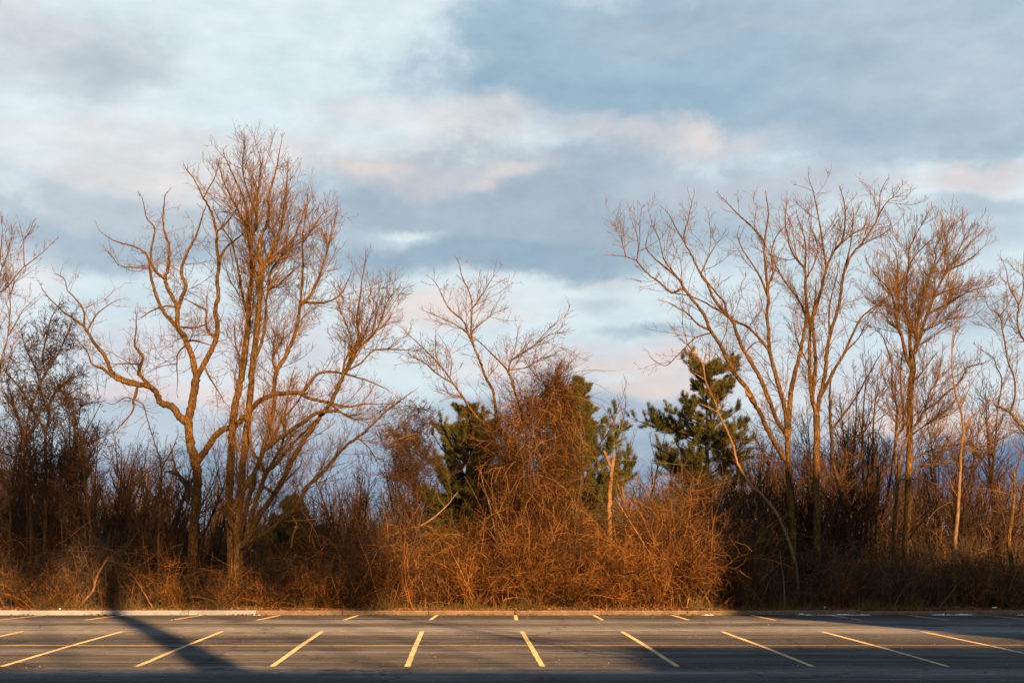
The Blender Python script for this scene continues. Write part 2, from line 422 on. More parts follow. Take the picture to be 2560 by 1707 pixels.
a.limb('A', '1080,785 1030,740 1000,700 985,600 1010,450 960,380 930,250', 18, 4)
a.limb('A', '975,700 850,700 780,690 740,640 700,590', 10, 3)
a.limb('A', '1205,1190 1270,1180 1350,1200', 15, 8)
a.limb('A', '1150,960 1080,955 1000,980 920,1030', 13, 5)
a.limb('A', '1200,1210 1165,1260 1155,1330 1160,1440 1155,1520', 11, 3)
a.limb('A', '1150,1325 1040,1350 960,1390', 6, 2)
a.limb('A', '1400,1170 1360,1120 1345,1060 1345,980 1290,950 1215,910', 18, 6)
a.limb('A', '1170,1090 1270,1095 1340,1075', 14, 8)
a.limb('A', '1300,1340 1370,1420 1420,1500 1460,1568', 14, 5)
a.limb('B', '1050,350 1000,310 960,255 900,240 880,190 830,145 740,130 640,100 570,40', 40, 14, -1.5)
a.limb('A', '950,1480 860,1450 740,1400 690,1290 620,1200 560,1110 540,1080 470,1030 400,980 320,900 270,830', 30, 4)
a.limb('A', '1000,1490 920,1410 905,1380 930,1310 925,1270 880,1210 890,1100 890,1020', 24, 5)
a.limb('A', '545,1090 545,980 480,890 440,850 420,780 360,740', 14, 3)
a.limb('A', '560,1130 600,1060 640,1000 720,940 780,910', 11, 3)
a.limb('A', '620,1420 600,1330 570,1250 480,1150', 14, 4)
a.limb('A', '895,1470 890,1540 870,1568', 12, 9)
a.limb('B', '770,150 750,220 745,280 700,340 640,400', 13, 4)
a.limb('B', '752,220 700,210 640,245 600,240', 8, 3)
a.limb('B', '760,225 800,250 820,310 840,390', 8, 3)
a.limb('A', '920,1325 840,1330 730,1330 700,1290', 11, 3)
a.limb('D', '225,590 260,500 300,440 350,390 420,370 480,310 560,230 650,190 780,185', 34, 20, -2.5)
a.limb('D', '780,185 840,215 930,235 1050,260 1150,245 1290,245', 18, 4)
a.limb('D', '790,182 830,140 880,80 940,65 1010,72 1100,95 1200,130 1280,170', 16, 4)
a.limb('B', '1070,760 1050,690 1000,640 970,560 960,500', 22, 6)
a.build('open_crowned_tree', 'bare tree with crooked wide-spreading limbs, forked trunk, left of the tall multi-stemmed tree', 'tree',
        tw(dens=2.7, len1=(0.4, 1.7), wig=0.21, ang=50, lv2=3.0, lv3=3.2), 'bark', 'twig')

# --- tall multi-stemmed tree
b = Tree(52.5)
b.limb('D', '400,1060 395,900 390,700 400,500 405,380 420,260 450,130 470,0', 48, 34, 0.5, ground=True)
b.limb('C', '498,1330 510,1230 520,1150 528,1000 540,880 545,780 530,620 520,500 500,380 440,250 380,110', 34, 4, 1)
b.limb('C', '515,1080 490,950 470,820 430,640 380,560 330,460', 16, 4)
b.limb('C', '470,1370 450,1240 445,1170', 10, 7)
b.limb('D', '430,1000 440,850 455,700 470,500 500,250 520,0', 38, 32, -0.6, snap=False, ground=True)
b.limb('C', '555,1330 580,1120 592,950 615,800 650,700 700,610 730,480 750,330 760,200', 34, 5, -1)
b.limb('C', '592,940 560,780 545,640 570,520 575,400 590,260 610,130', 22, 4)
b.limb('C', '605,840 590,700 600,600 640,500 650,350 690,200 715,60', 24, 4)
b.limb('C', '625,780 690,710 790,610 830,520 870,400', 20, 4)
b.limb('C', '560,1340 600,1240 625,1110 640,930 700,890 760,830 820,780', 20, 4)
b.limb('C', '640,930 660,800 720,720 800,640', 14, 4)
b.limb('C', '545,660 510,530 440,400 380,280 350,180', 14, 4)
b.limb('C', '575,480 520,330 490,200 495,100', 10, 4)
b.limb('C', '655,690 680,600 640,520 655,430', 13, 4)
b.limb('D', '480,960 390,880 440,780 540,610 580,510 650,450 720,400 800,350 870,300 950,285', 30, 18, -2.2)
b.limb('D', '950,285 1000,290 1060,310 1130,300', 12, 5)
b.limb('D', '575,520 620,350 640,250 640,130', 26, 20, 1)
b.limb('C', '680,1460 690,1400 750,1300 800,1180 830,1030 840,900 850,750 845,640 860,500 880,380', 24, 4)
b.limb('C', '835,1010 870,990 960,990 1030,970 1080,930 1120,850', 14, 4)
b.limb('C', '845,1000 910,920 950,820 990,700 1010,600 1040,500', 16, 4)
b.limb('C', '845,640 900,560 960,470 1010,440', 10, 3)
b.limb('C', '690,1400 670,1330 690,1270 720,1220', 15, 8)
b.limb('D', '470,1040 490,1000 550,880 640,750 700,650 740,560 800,460 860,370 910,300 960,230 1010,120 1060,30 1100,-60', 30, 16, -2.8)
b.limb('C', '1085,1400 1140,1290 1180,1200 1170,1080 1190,950 1200,850 1220,740', 16, 4)
b.limb('C', '1150,1270 1250,1200 1310,1100 1350,980 1390,930', 13, 3)
b.limb('C', '1060,1430 1100,1330 1140,1260 1130,1180 1090,1080 1070,1030', 15, 4)
b.limb('C', '1110,1390 1190,1350 1260,1280 1330,1265 1460,1270 1560,1280', 11, 3)
b.limb('D', '960,240 1040,310 1100,330 1180,330', 12, 4)
b.limb('D', '500,1020 520,850 590,640 640,590 700,520 760,450 830,380', 30, 12, -1.2)
b.limb('D', '590,640 560,560 520,520 500,400 480,330', 16, 7)
b.limb('D', '455,1060 510,1010 600,960 680,890 740,850 790,770 830,700 890,650 950,580 1000,520 1080,450 1150,400 1220,330 1300,260 1380,200', 28, 6, -2.5)
b.limb('D', '600,620 650,540 690,450 700,300 720,180 740,90', 18, 5, 1)
b.limb('D', '600,480 640,420 690,330 780,220 830,100', 16, 5, 1.5)
b.limb('D', '1110,440 1170,490 1190,520', 8, 4)
b.limb('D', '585,700 640,740 700,680 780,600', 16, 6, -1)
b.limb('D', '450,1070 475,880 500,760 530,690', 34, 22, 0.8, snap=False, ground=True)
b.build('multi_stemmed_tree', 'tallest bare tree, many stems fanning up from one base into a dense crown', 'tree',
        tw(dens=4.4, len1=(0.6, 2.1), wig=0.09, ang=37, trop=0.07, lv2=4.2, lv3=4.2), 'bark', 'twig')

# --- tree at the left edge
c = Tree(57.0)
c.limb('K', '-40,2100 -30,1700 0,1500 20,1350 60,1230 75,1100 90,950 85,830 60,640 40,560', 26, 5, 1, ground=True)
c.limb('K', '75,1190 150,1050 200,960 280,880', 11, 3)
c.limb('K', '-35,1650 -60,1100 -40,850 50,770 150,650 200,590 280,530 380,450 470,360', 20, 4)
c.limb('K', '205,580 205,420 200,340 170,210', 9, 3)
c.limb('K', '207,350 260,270 300,170', 7, 3)
c.limb('K', '-50,900 0,660 60,480 100,330 110,260', 13, 3)
c.limb('K', '85,830 140,700 200,640', 8, 3)
c.limb('K', '-60,1000 -20,700 10,400 20,260 10,180', 14, 3)
c.build('edge_tree', 'pale slender bare tree at the left edge, leaning limbs reaching above the dark thorny tree', 'tree',
        tw(dens=3.0, len1=(0.4, 1.6), trop=0.08, ang=36), 'bark', 'twig')

# --- dark thorny multi-trunk tree at the left
d = Tree(53.5)
d.limb('L', '390,1560 395,1200 400,900 395,650 430,480 430,380 480,280 560,220 620,150', 42, 12, 0, ground=True)
d.limb('L', '270,1560 260,1200 265,1000 220,850 205,700 250,480 290,350 340,230 400,100 470,-20', 36, 14, -0.8, snap=False, ground=True)
d.limb('L', '80,1560 100,1200 115,1000 145,850 185,700 170,550 120,400 90,280 60,180', 26, 9, 0.8, snap=False, ground=True)
d.limb('L', '790,1560 770,1300 740,1050 700,850 670,680 640,550 640,430 600,330 550,270', 26, 10, -0.5, snap=False, ground=True)
d.limb('L', '645,500 680,430 760,380 880,365', 12, 4)
d.limb('L', '640,550 580,450 540,390 600,300 700,240', 12, 5)
d.limb('L', '330,600 290,450 200,280 60,110 0,60', 22, 8)
d.limb('K', '400,1500 370,1400 390,1250 420,1130 450,1020 520,900', 18, 4)
d.limb('K', '400,1510 500,1350 560,1230 600,1150 640,980', 17, 4)
d.limb('K', '340,1600 300,1450 250,1350 200,1220 180,1130', 15, 4)
d.limb('L', '430,400 520,230 640,150 740,120', 16, 5)
d.limb('L', '430,470 380,350 350,250 330,100', 15, 5)
d.limb('L', '700,850 600,790 500,830 420,880', 14, 5)
d.limb('L', '700,820 780,740 860,690 960,640', 12, 4)
d.limb('L', '740,1080 650,1090 560,1130 460,1150', 10, 4)
d.limb('L', '260,1200 180,1130 80,1200 0,1190', 9, 3)
d.limb('L', '145,850 60,820 0,800', 10, 3)
d.limb('L', '250,700 330,560 350,420', 16, 7)
d.limb('L', '540,1500 520,1350 530,1050 530,900 560,820', 18, 8, 0.4, snap=False, ground=True)
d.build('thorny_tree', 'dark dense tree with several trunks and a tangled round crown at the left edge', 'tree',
        tw(dens=9.5, len1=(0.4, 1.35), wig=0.22, ang=50, trop=0.02, rt=0.0062, lv2=5.0, lv3=4.5, up=0.2, zmin=2.5, rmax=0.2), 'bark_dark', 'twig_dark')

# --- two small dark trees between the thorny tree and the open crowned one
u = Tree(55.0)
u.limb('L', '1120,1500 1100,1300 1080,1150 1040,980 980,890 920,840', 20, 5, 0.5, ground=True)
u.limb('L', '1085,1150 1110,1080 1150,930 1190,830 1200,760', 14, 4)
u.limb('L', '1045,990 1020,900 1010,780 990,680', 10, 3)
u.build('crooked_sapling', 'low crooked bare sapling with forked top, left of the vine-clad stub', 'tree', tw(dens=4, len1=(0.3, 1.1), wig=0.2, ang=45, lv2=4.5, zmin=1.8), 'bark_dark', 'twig_red')
v = Tree(53.2)
v.limb('L', '1380,1560 1400,1250 1410,1000 1390,850 1350,730 1310,600', 30, 6, 0.4, ground=True)
v.limb('L', '1400,950 1460,850 1510,760 1550,650', 14, 5)
v.limb('B', '1050,790 1050,720 1000,650 955,625', 26, 16)
v.limb('L', '1390,930 1290,970 1150,950', 9, 3)
v.build('knobbly_tree', 'short dark knobbly tree pressed against the trunk of the open crowned tree', 'tree', tw(dens=5, len1=(0.3, 1.1), wig=0.22, ang=50, lv2=5, zmin=1.6), 'bark_dark', 'twig_dark')

# --- leaning tree growing out of the vine mound
e = Tree(53.0)
e.limb('F', '990,1370 985,1200 960,850 930,700 890,540 870,400 850,300', 40, 26, 0.3, ground=True)
e.limb('E', '860,1345 800,1280 740,1210 715,1000 665,900 630,800 590,700 570,600 575,450 560,350 510,240 490,150', 22, 3, 0.8)
e.limb('E', '592,700 545,600 520,530 420,440 350,300 310,250', 13, 3)
e.limb('E', '575,450 640,360 700,260 740,210', 8, 2)
e.limb('E', '570,600 640,540 720,480 770,460', 8, 2)
e.limb('E', '550,610 480,560 400,520 280,470', 8, 2)
e.limb('E', '885,1340 900,1180 885,1080 850,980 820,880 790,830 700,740 620,660', 18, 6, -0.8)
e.limb('E', '815,860 830,790 900,740 980,690 1050,610 1120,540', 10, 2)
e.limb('E', '980,690 1080,620 1180,600', 7, 2)
e.limb('E', '850,850 940,830 1010,780 1080,760', 7, 2)
e.limb('E', '880,1400 760,1270 700,1230 600,1150 520,1030 460,950 400,860 330,780 230,680 100,560', 20, 3, 1.2)
e.limb('E', '455,940 340,870 250,790 130,750', 10, 2)
e.limb('E', '440,900 440,800 420,720 370,640', 8, 2)
e.limb('E', '930,1300 1060,1000 1000,900 940,820', 9, 3)
e.limb('E', '1000,1300 1060,1100 1110,980 1130,880 1140,840', 16, 8)
e.limb('E', '520,1030 480,1020 390,985', 7, 4)
e.build('leaning_tree', 'thin bare tree leaning left out of the vine-covered mound in the middle', 'tree',
        tw(dens=3.4, len1=(0.4, 1.5), wig=0.10, ang=38, trop=0.03, rt=0.005, lv2=3.4, lv3=2.6, zmin=4.0), 'bark', 'twig')

# --- big fan-shaped tree right of centre
j = Tree(53.5)
j.limb('H', '1260,950 1250,700 1235,500 1225,350 1230,230', 42, 34, 0, ground=True)
j.limb('G', '1222,1750 1235,1615 1245,1500 1250,1440 1290,1280 1320,1150 1340,1040 1350,960 1345,850 1340,650 1340,480 1300,350', 34, 5, 1.5)
j.limb('G', '1222,1750 1205,1560 1160,1400 1110,1200 1100,1050 1090,950 1100,850 1085,700 1075,550 1080,450 1100,300 1080,150', 30, 5, -0.5)
j.limb('G', '1100,840 1050,720 990,620 930,530 900,450', 15, 4)
j.limb('G', '1075,490 1000,390 920,320 850,250 815,210', 15, 4)
j.limb('G', '1105,1190 1080,1160 1020,1090 960,1035 880,1000 840,970 740,910 600,840 500,820', 17, 5, -2)
j.limb('G', '1095,770 1130,680 1120,560 1150,450 1210,380', 13, 4)
j.limb('H', '1218,420 1140,280 1090,180 1030,60 980,-20', 30, 26, -1.5)
j.limb('G', '1000,1550 960,1440 900,1370 840,1270 780,1150 720,1060 680,960 610,870 540,790 470,815 390,750 300,680 240,610 170,580 90,570', 28, 4, -2)
j.limb('G', '590,850 540,770 510,720 440,660 370,600 300,520 320,420', 17, 3)
j.limb('G', '715,1060 640,1020 570,950 520,920 450,880', 14, 6)
j.limb('G', '720,1085 620,1110 550,1180 490,1240 430,1290 360,1260 330,1230', 10, 3)
j.limb('G', '240,610 250,500 230,380 225,290', 8, 2)
j.limb('G', '170,580 140,470 120,430', 7, 2)
j.limb('H', '1225,250 1195,190 1150,120 1110,10', 26, 24, -1.2)
j.limb('G', '1110,1530 1060,1400 1000,1290 940,1190 900,1100 870,1010 820,950 740,850 700,760 650,680 610,590 560,500 550,430 580,330 600,220', 26, 4, -1.5)
j.limb('G', '825,945 815,880 770,830 700,740', 14, 8)
j.limb('G', '560,490 500,400 460,320 440,290', 10, 3)
j.limb('G', '660,690 720,560 790,460', 9, 3)
j.limb('G', '960,1205 1000,1150 1050,1135 1085,1170', 10, 7)
j.limb('G', '510,720 420,600 390,480 340,370', 9, 3)
j.build('fan_shaped_tree', 'large bare tree whose straight limbs fan far left over the rounded evergreen', 'tree',
        tw(dens=2.6, len1=(0.5, 1.9), wig=0.15, ang=42, trop=0.06, lv2=3.2, lv3=3.2, zmin=5), 'bark', 'twig')

# --- slender pale tree leaning across the evergreen
k = Tree(52.6)
k.limb('P', '1760,2500 1690,2200 1560,1860 1420,1660 1330,1560 1240,1500 1150,1350 1080,1210 1050,1060 1020,990 960,850 900,730 865,650 840,560 780,430 730,310 710,160 660,70 580,0', 36, 14, -0.5, ground=True)
k.limb('P', '860,680 790,630 700,590 650,585', 16, 6)
k.limb('P', '715,310 650,260 600,230', 16, 8)
k.limb('G', '650,1250 600,1190 570,1140 560,1100 540,1020 540,940', 11, 4)
k.limb('P', '725,140 770,100 780,40 770,-60', 12, 5)
k.limb('P', '720,150 720,80 740,-10', 9, 4)
k.limb('P', '880,640 920,635 980,645', 10, 6)
k.build('pale_leaning_tree', 'slender pale tree leaning left across the front of the evergreen with the rounded top', 'tree',
        tw(dens=2.4, len1=(0.3, 1.2), wig=0.2, ang=45, lv2=3, lv3=2.5, zmin=5.2), 'bark_pale', 'twig')

# --- straight tree with forked crown, right
l = Tree(54.0)
l.limb('H', '1425,1150 1420,900 1415,600 1415,300 1415,100', 46, 40, 0, ground=True)
l.limb('G', '1405,1620 1385,1500 1368,1300 1370,1100 1372,1020 1330,930 1290,850 1220,760 1150,640 1100,540 1070,500', 26, 5, 1)
l.limb('G', '1370,1030 1352,900 1340,760 1340,640', 20, 8)
l.limb('G', '1415,1620 1440,1480 1470,1350 1480,1230 1500,1100 1560,900 1590,700 1650,560 1720,480 1810,330 1830,180 1850,120', 28, 4, -1.2)
l.limb('G', '1375,1020 1430,850 1480,650 1530,540 1590,450 1600,250 1560,120', 22, 4, 1)
l.limb('G', '1445,1510 1530,1320 1600,1200 1700,990 1790,910 1860,860 1942,750', 22, 4, -1.5)
l.limb('G', '1380,1020 1400,900 1410,780', 15, 7)
l.limb('G', '1340,660 1250,540 1210,350 1215,250', 13, 4)
l.limb('G', '1480,640 1440,400 1400,180 1370,90', 14, 4)
l.limb('G', '1590,700 1640,480 1655,300', 12, 4)
l.limb('G', '1530,540 1640,440 1740,390 1829,370', 9, 3)
l.limb('G', '1345,740 1400,620 1420,500 1370,380', 12, 4)
l.limb('G', '1810,330 1850,260 1900,200 2000,180', 8, 3)
l.limb('G', '1680,530 1750,480 1850,430 1950,350', 9, 3)
l.limb('G', '1410,1500 1408,1300 1400,1150 1395,1060', 26, 18, 0.5)
l.limb('G', '1500,1110 1500,900 1550,700', 14, 5)
l.limb('G', '1600,1200 1690,1110 1740,1000', 10, 4)
l.limb('G', '1290,1290 1280,1100 1275,950', 10, 4)
l.build('forked_tree', 'tall bare tree with straight dark trunk splitting into a fan, beside the fan-shaped tree', 'tree',
        tw(dens=2.9, len1=(0.5, 2.0), wig=0.14, ang=40, trop=0.08, lv2=3.6, lv3=3.6, zmin=4), 'bark', 'twig')

# --- dark leaning trunk between forked tree and oval tree
m_ = Tree(55.2)
m_.limb('J', '500,1300 480,1040 430,900 390,750 360,560 320,400 310,250 300,100 300,0', 26, 18, 0.4, ground=True)
m_.limb('I', '300,1560 300,1450 310,1350', 16, 8)
m_.limb('J', '330,200 400,80 470,-20 560,-180 630,-300', 14, 4)
m_.limb('J', '400,750 340,600 300,420', 8, 3)
m_.build('dark_leaning_trunk', 'dark slim trunk leaning left between the forked tree and the oval-crowned tree', 'tree', tw(dens=3.2, len1=(0.4, 1.4), lv2=3.6, zmin=3), 'bark_dark', 'twig')

r_ = Tree(56.0)
r_.limb('N', '235,1560 235,1400 235,1290 180,1150 150,900 100,850 20,790', 24, 7, 0.5, ground=True)
r_.limb('N', '232,1270 265,1180 290,1100 300,950 370,830 420,720', 18, 6)
r_.limb('N', '155,900 170,700 150,560 170,480', 11, 3)
r_.limb('N', '300,960 240,900 250,830 310,740', 10, 3)
r_.build('vee_forked_sapling', 'small tree with low V fork left of the oval-crowned tree', 'tree', tw(dens=4.2, len1=(0.3, 1.3), lv2=4.6, lv3=4, zmin=2.2, trop=0.07), 'bark', 'twig_red')

# --- oval crowned tree, right
n = Tree(54.5)
n.limb('N', '540,1560 555,1300 560,1000 570,800 570,600 575,400 580,250 595,100 590,-40', 56, 50, 0, ground=True)
n.limb('M', '590,1470 545,1380 500,1180 460,1050 440,900 390,780 320,700 260,640 200,540', 30, 4)
n.limb('M', '600,1400 575,1280 570,1130 550,1000 540,900 545,700 560,600 610,500 700,400 830,290', 30, 4)
n.limb('M', '610,1360 640,1250 630,1100 660,960 690,830 760,640 800,500 790,430 850,300 860,180', 30, 4)
n.limb('M', '620,1300 650,1230 700,1060 750,930 780,850 850,700 920,610 1020,560 1130,490 1230,390', 30, 4)
n.limb('M', '735,1000 850,930 950,880 1080,800 1200,770 1330,730', 15, 3)
n.limb('M', '785,850 900,790 1060,740 1200,710', 12, 3)
n.limb('M', '850,690 900,600 1000,500 1080,400 1160,320', 13, 3)
n.limb('M', '680,1150 800,1090 870,1050 1000,1020 1120,1010 1220,940', 12, 3)
n.limb('M', '470,1080 480,850 470,640 450,430 400,330', 16, 3)
n.limb('M', '560,600 570,430 640,280 700,180 740,90', 13, 3)
n.limb('M', '760,640 850,480 940,330 950,220', 11, 3)
n.limb('M', '920,610 1000,440 1060,300 1110,230', 10, 3)
n.limb('M', '500,1180 440,1100 340,1000 280,900', 11, 3)
n.limb('M', '640,1260 720,1230 820,1150 920,1090', 12, 3)
n.limb('N', '430,1560 450,1300 470,1050 490,850 540,700 590,600 650,530 700,440 800,370 900,280 980,220 1050,110 1080,60 1200,30', 34, 8, -0.8, snap=False, ground=True)
n.limb('N', '445,1100 450,800 460,600 455,400 420,250 420,100 410,0', 24, 10, 0.6)
n.limb('M', '410,1400 370,1280 330,1180 250,1120', 12, 3)
n.limb('N', '470,680 520,560 500,300 490,150 500,0', 20, 9, 0.6)
n.limb('N', '585,880 680,820 800,770 930,740 1050,735 1200,750 1300,720 1400,670 1530,600', 17, 4, -1.5)
n.limb('N', '590,650 700,570 800,500 880,440 980,420', 14, 5)
n.limb('N', '560,990 640,940 780,900 990,900 1130,920', 15, 5)
n.limb('N', '510,1050 560,1030 680,1040 800,1080 900,1110', 13, 4)
n.limb('N', '700,430 740,300 790,210 830,130 840,60', 13, 4)
n.limb('N', '600,190 660,130 740,20', 14, 6)
n.build('oval_crowned_tree', 'bare tree with dense oval crown of fine twigs and a low fork, far right', 'tree',
        tw(dens=5.2, len1=(0.5, 1.9), wig=0.08, ang=33, trop=0.08, rt=0.0042, lv2=4.8, lv3=4.6, zmin=5), 'bark', 'twig')

o = Tree(52.3)
o.limb('N', '965,1750 970,1560 990,1350 1000,1200 1010,1000 1020,800 1040,620 1020,450 980,320 950,150 940,0 950,-200', 36, 10, 0, ground=True)
o.limb('M', '950,1370 960,1200 975,1150 950,1000 930,880', 8, 3)
o.limb('N', '1045,600 1120,490 1200,420 1300,330 1360,230', 14, 4)
o.limb('N', '1025,430 1080,270 1130,170 1200,70', 10, 3)
o.limb('M', '972,1150 1040,1020 1090,920 1120,830', 7, 2)
o.limb('N', '1020,850 1100,800 1180,740 1230,720', 9, 3)
o.limb('N', '1010,1000 950,880 900,810', 8, 3)
o.build('sunlit_slender_tree', 'slender sunlit tree with smooth pale trunk in front of the oval-crowned tree', 'tree',
        tw(dens=2.6, len1=(0.3, 1.2), wig=0.15, ang=45, lv2=3.2, lv3=3, zmin=3.2), 'bark_pale', 'twig')
p = Tree(52.6)
p.limb('J', '1480,1300 1490,1150 1485,1050 1470,900 1495,720 1505,600 1505,500', 30, 18, 0.2, ground=True)
p.limb('N', '1490,1010 1510,930 1560,800 1600,650 1640,500', 15, 4)
p.limb('N', '1485,1010 1430,910 1440,850 1500,800', 10, 4)
p.limb('N', '1475,1200 1390,1150 1230,1120', 11, 3)
p.limb('N', '1490,1150 1560,1080 1640,1000', 9, 3)
p.build('edge_sapling', 'young tree with bent lit trunk at the right edge', 'tree', tw(dens=3.8, len1=(0.3, 1.3), lv2=4, lv3=3.5, zmin=2.4), 'bark', 'twig')
q = Tree(55.5)
q.limb('N', '1740,1560 1720,1200 1680,850 1620,690 1568,600 1510,530 1450,460 1380,420 1325,395', 44, 20, -0.5, ground=True)
q.limb('N', '1345,400 1370,240 1370,150 1330,60 1300,-20 1180,-100', 13, 4)
q.limb('N', '1465,450 1490,300 1480,150 1430,20 1410,-100', 16, 10)
q.limb('M', '1410,1300 1380,1130 1355,1010 1260,940 1230,850', 14, 3)
q.limb('M', '1380,1120 1430,1030 1500,950', 9, 3)
q.limb('M', '1355,1010 1420,930 1470,820', 8, 3)
q.limb('N', '1680,850 1660,400 1620,-100 1568,-170 1530,-240 1510,-360 1520,-470 1480,-560', 24, 10)
q.limb('M', '1480,840 1440,760 1410,600 1370,520', 10, 3)
q.limb('M', '1515,930 1560,800 1560,600 1568,450', 10, 3)
q.build('elbow_limb_tree', 'bare tree outside the right edge reaching in with a thick elbow-shaped limb', 'tree', tw(dens=3.2, len1=(0.4, 1.6), lv2=3.8, lv3=3.4, zmin=4.5), 'bark', 'twig')

# --- hanging tangle tree in the gap left of the evergreens
t = Tree(54.0)
t.limb('O', '760,1700 750,1500 790,1350 740,1230 690,1150 620,1020 540,1000', 16, 6, 0.3, ground=True)
t.limb('O', '790,1350 830,1290 860,1200 900,1000', 9, 3)
t.limb('O', '740,1500 600,1300 590,1180', 9, 4)
t.limb('D', '1350,900 1330,700 1350,560', 12, 5)
t.limb('O', '620,1030 750,870 850,760 1000,800', 9, 3)
t.limb('O', '700,1140 820,1000 900,880 1050,880', 8, 3)
t.build('tangled_tree', 'small tree smothered in a purple-brown tangle of thin hanging stems left of the evergreens', 'tree',
        tw(dens=12, len1=(0.5, 1.7), wig=0.30, ang=60, trop=-0.05, rt=0.0055, lv2=5.5, lv3=3.5, up=-0.1, zmin=2.0, rmax=0.3), 'bark_dark', 'twig_red')

# ================================================================== EVERGREENS
def evergreen(name, label, cx, D, ztop, rad_at, mat, whorl=0.42, rise=35, tuft=0.16, droop=0.0, nb=(6, 9)):
    """trunk with whorls of branches; every branch carries tufts of needles"""
    X = (cx-CX)/F*D
    root = thing(name, label, 'evergreen tree', (X, D, GROUND_Z))
    g = Geo()
    n_ = 14; z = np.linspace(GROUND_Z-0.1, ztop, n_)
    P = np.column_stack((X+np.cumsum(rng.normal(0, 0.03, n_)), D+np.cumsum(rng.normal(0, 0.03, n_)), z))
    g.tubes(P, np.linspace(0.17, 0.015, n_), 8)
    BP, BD = [], []
    zz = rad_at[-1][0]
    zs = [r[0] for r in rad_at][::-1]; rs = [r[1] for r in rad_at][::-1]
    S, Dd, Ls = [], [], []
    while zz < ztop-0.1:
        R = np.interp(zz, zs, rs)
        for q_ in range(rng.integers(*nb)):
            az = rng.uniform(0, 2*np.pi)
            el = math.radians(rise*(0.4+0.9*(zz-zs[0])/(ztop-zs[0])) + rng.normal(0, 8))
            S.append([np.interp(zz, z, P[:, 0]), np.interp(zz, z, P[:, 1]), zz - R*math.sin(el)*0.6])
            Dd.append([math.cos(az)*math.cos(el), math.sin(az)*math.cos(el), math.sin(el)])
            Ls.append(max(0.2, R*rng.choice([0.55, 0.8, 1.0, 1.15, 1.4])*rng.uniform(0.85, 1.15)))
        zz += whorl*rng.uniform(0.6, 1.3)
    S, Dd, Ls = np.array(S), np.array(Dd), np.array(Ls)
    P1, R1 = grow(S, Dd, Ls, 0.01+0.012*Ls, 8, 0.08, 0.06-droop, 0.006)
    g.tubes(P1, R1, 4)
    res = sprout(P1, R1, 8.0, 0.36, 42, 0.25, 0.18, 0.65, 0.7, 0.005, 0.5)
    P2, R2 = grow(*res, 5, 0.1, 0.10-droop, 0.004)
    g.tubes(P2, R2, 3)
    pts, dirs = [], []
    for PP in (P1, P2):
        nn = PP.shape[1]
        for f in (np.linspace(0.25, 1.0, 7) if PP is P2 else np.linspace(0.6, 1.0, 5)):
            x = f*(nn-1); i = min(int(x), nn-2); fr = x-i
            pts.append(PP[:, i]*(1-fr)+PP[:, i+1]*fr); dirs.append(PP[:, i+1]-PP[:, i])
    pts = np.concatenate(pts); dirs = np.concatenate(dirs)
    keep = rng.random(len(pts)) < 0.85
    pts, dirs = pts[keep], dirs[keep]; dirs /= np.linalg.norm(dirs, axis=1, keepdims=True)+1e-9
    kk = 26
    c0 = np.repeat(pts, kk, 0)+rng.normal(0, 0.035, (len(pts)*kk, 3)); dd = np.repeat(dirs, kk, 0)
    nd = dd*0.9+rng.normal(0, 0.55, c0.shape); nd[:, 2] += 0.25 - droop; nd /= np.linalg.norm(nd, axis=1, keepdims=True)
    sd = np.cross(nd, rng.normal(size=c0.shape)); sd /= np.linalg.norm(sd, axis=1, keepdims=True)
    ln = tuft*rng.uniform(0.6, 1.2, len(c0))[:, None]
    wd = 0.0065
    V = np.stack([c0-sd*wd, c0+sd*wd, c0+nd*ln*0.6+sd*wd*0.9, c0+nd*ln], 1).reshape(-1, 3)
    i4 = np.arange(len(c0))[:, None]*4
    cg = Geo(); cg.add(V, [i4+np.array([[0, 1, 2, 3]])])
    g.build('trunk', M['bark_dark'], root, True)
    cg.build('crown', M[mat], root)
    return root
def zof(py, D): return CAMH-(py-HY)/F*D
def prof(D, rows): return [(zof(y, D), r/F*D) for y, r in rows]
evergreen('pine_tree', 'green pine behind the vine-covered mound on its left side', 1165, 57, zof(1030, 57),
          prof(57, [(1030, 20), (1060, 75), (1110, 105), (1170, 145), (1240, 160), (1310, 150), (1400, 100)]), 'needle', rise=35, nb=(9, 12))
evergreen('pine_tree', 'green pine with stepped sunlit crown between the vine-covered mound and the snag', 1450, 57.5, zof(958, 57.5),
          prof(57.5, [(958, 12), (1000, 50), (1050, 75), (1100, 95), (1160, 118), (1240, 118), (1330, 100), (1400, 70)]), 'needle', rise=42, nb=(8, 11))
evergreen('pine_tree', 'evergreen with rounded bushy top and layered lower boughs behind the pale leaning tree', 1768, 58, zof(902, 58),
          prof(58, [(905, 50), (930, 72), (975, 76), (1012, 46), (1040, 95), (1085, 138), (1125, 78), (1150, 125), (1200, 142), (1250, 85), (1300, 125), (1370, 80)]), 'needle', whorl=0.5, rise=14, nb=(7, 10))
evergreen('spruce_tree', 'small dark spruce beyond the brush under the arching limb of the tall tree', 731, 63, zof(1238, 63),
          prof(63, [(1238, 4), (1265, 22), (1300, 42), (1340, 62), (1400, 85)]), 'needle_dark', whorl=0.2, rise=8, tuft=0.12, droop=0.05, nb=(10, 14))

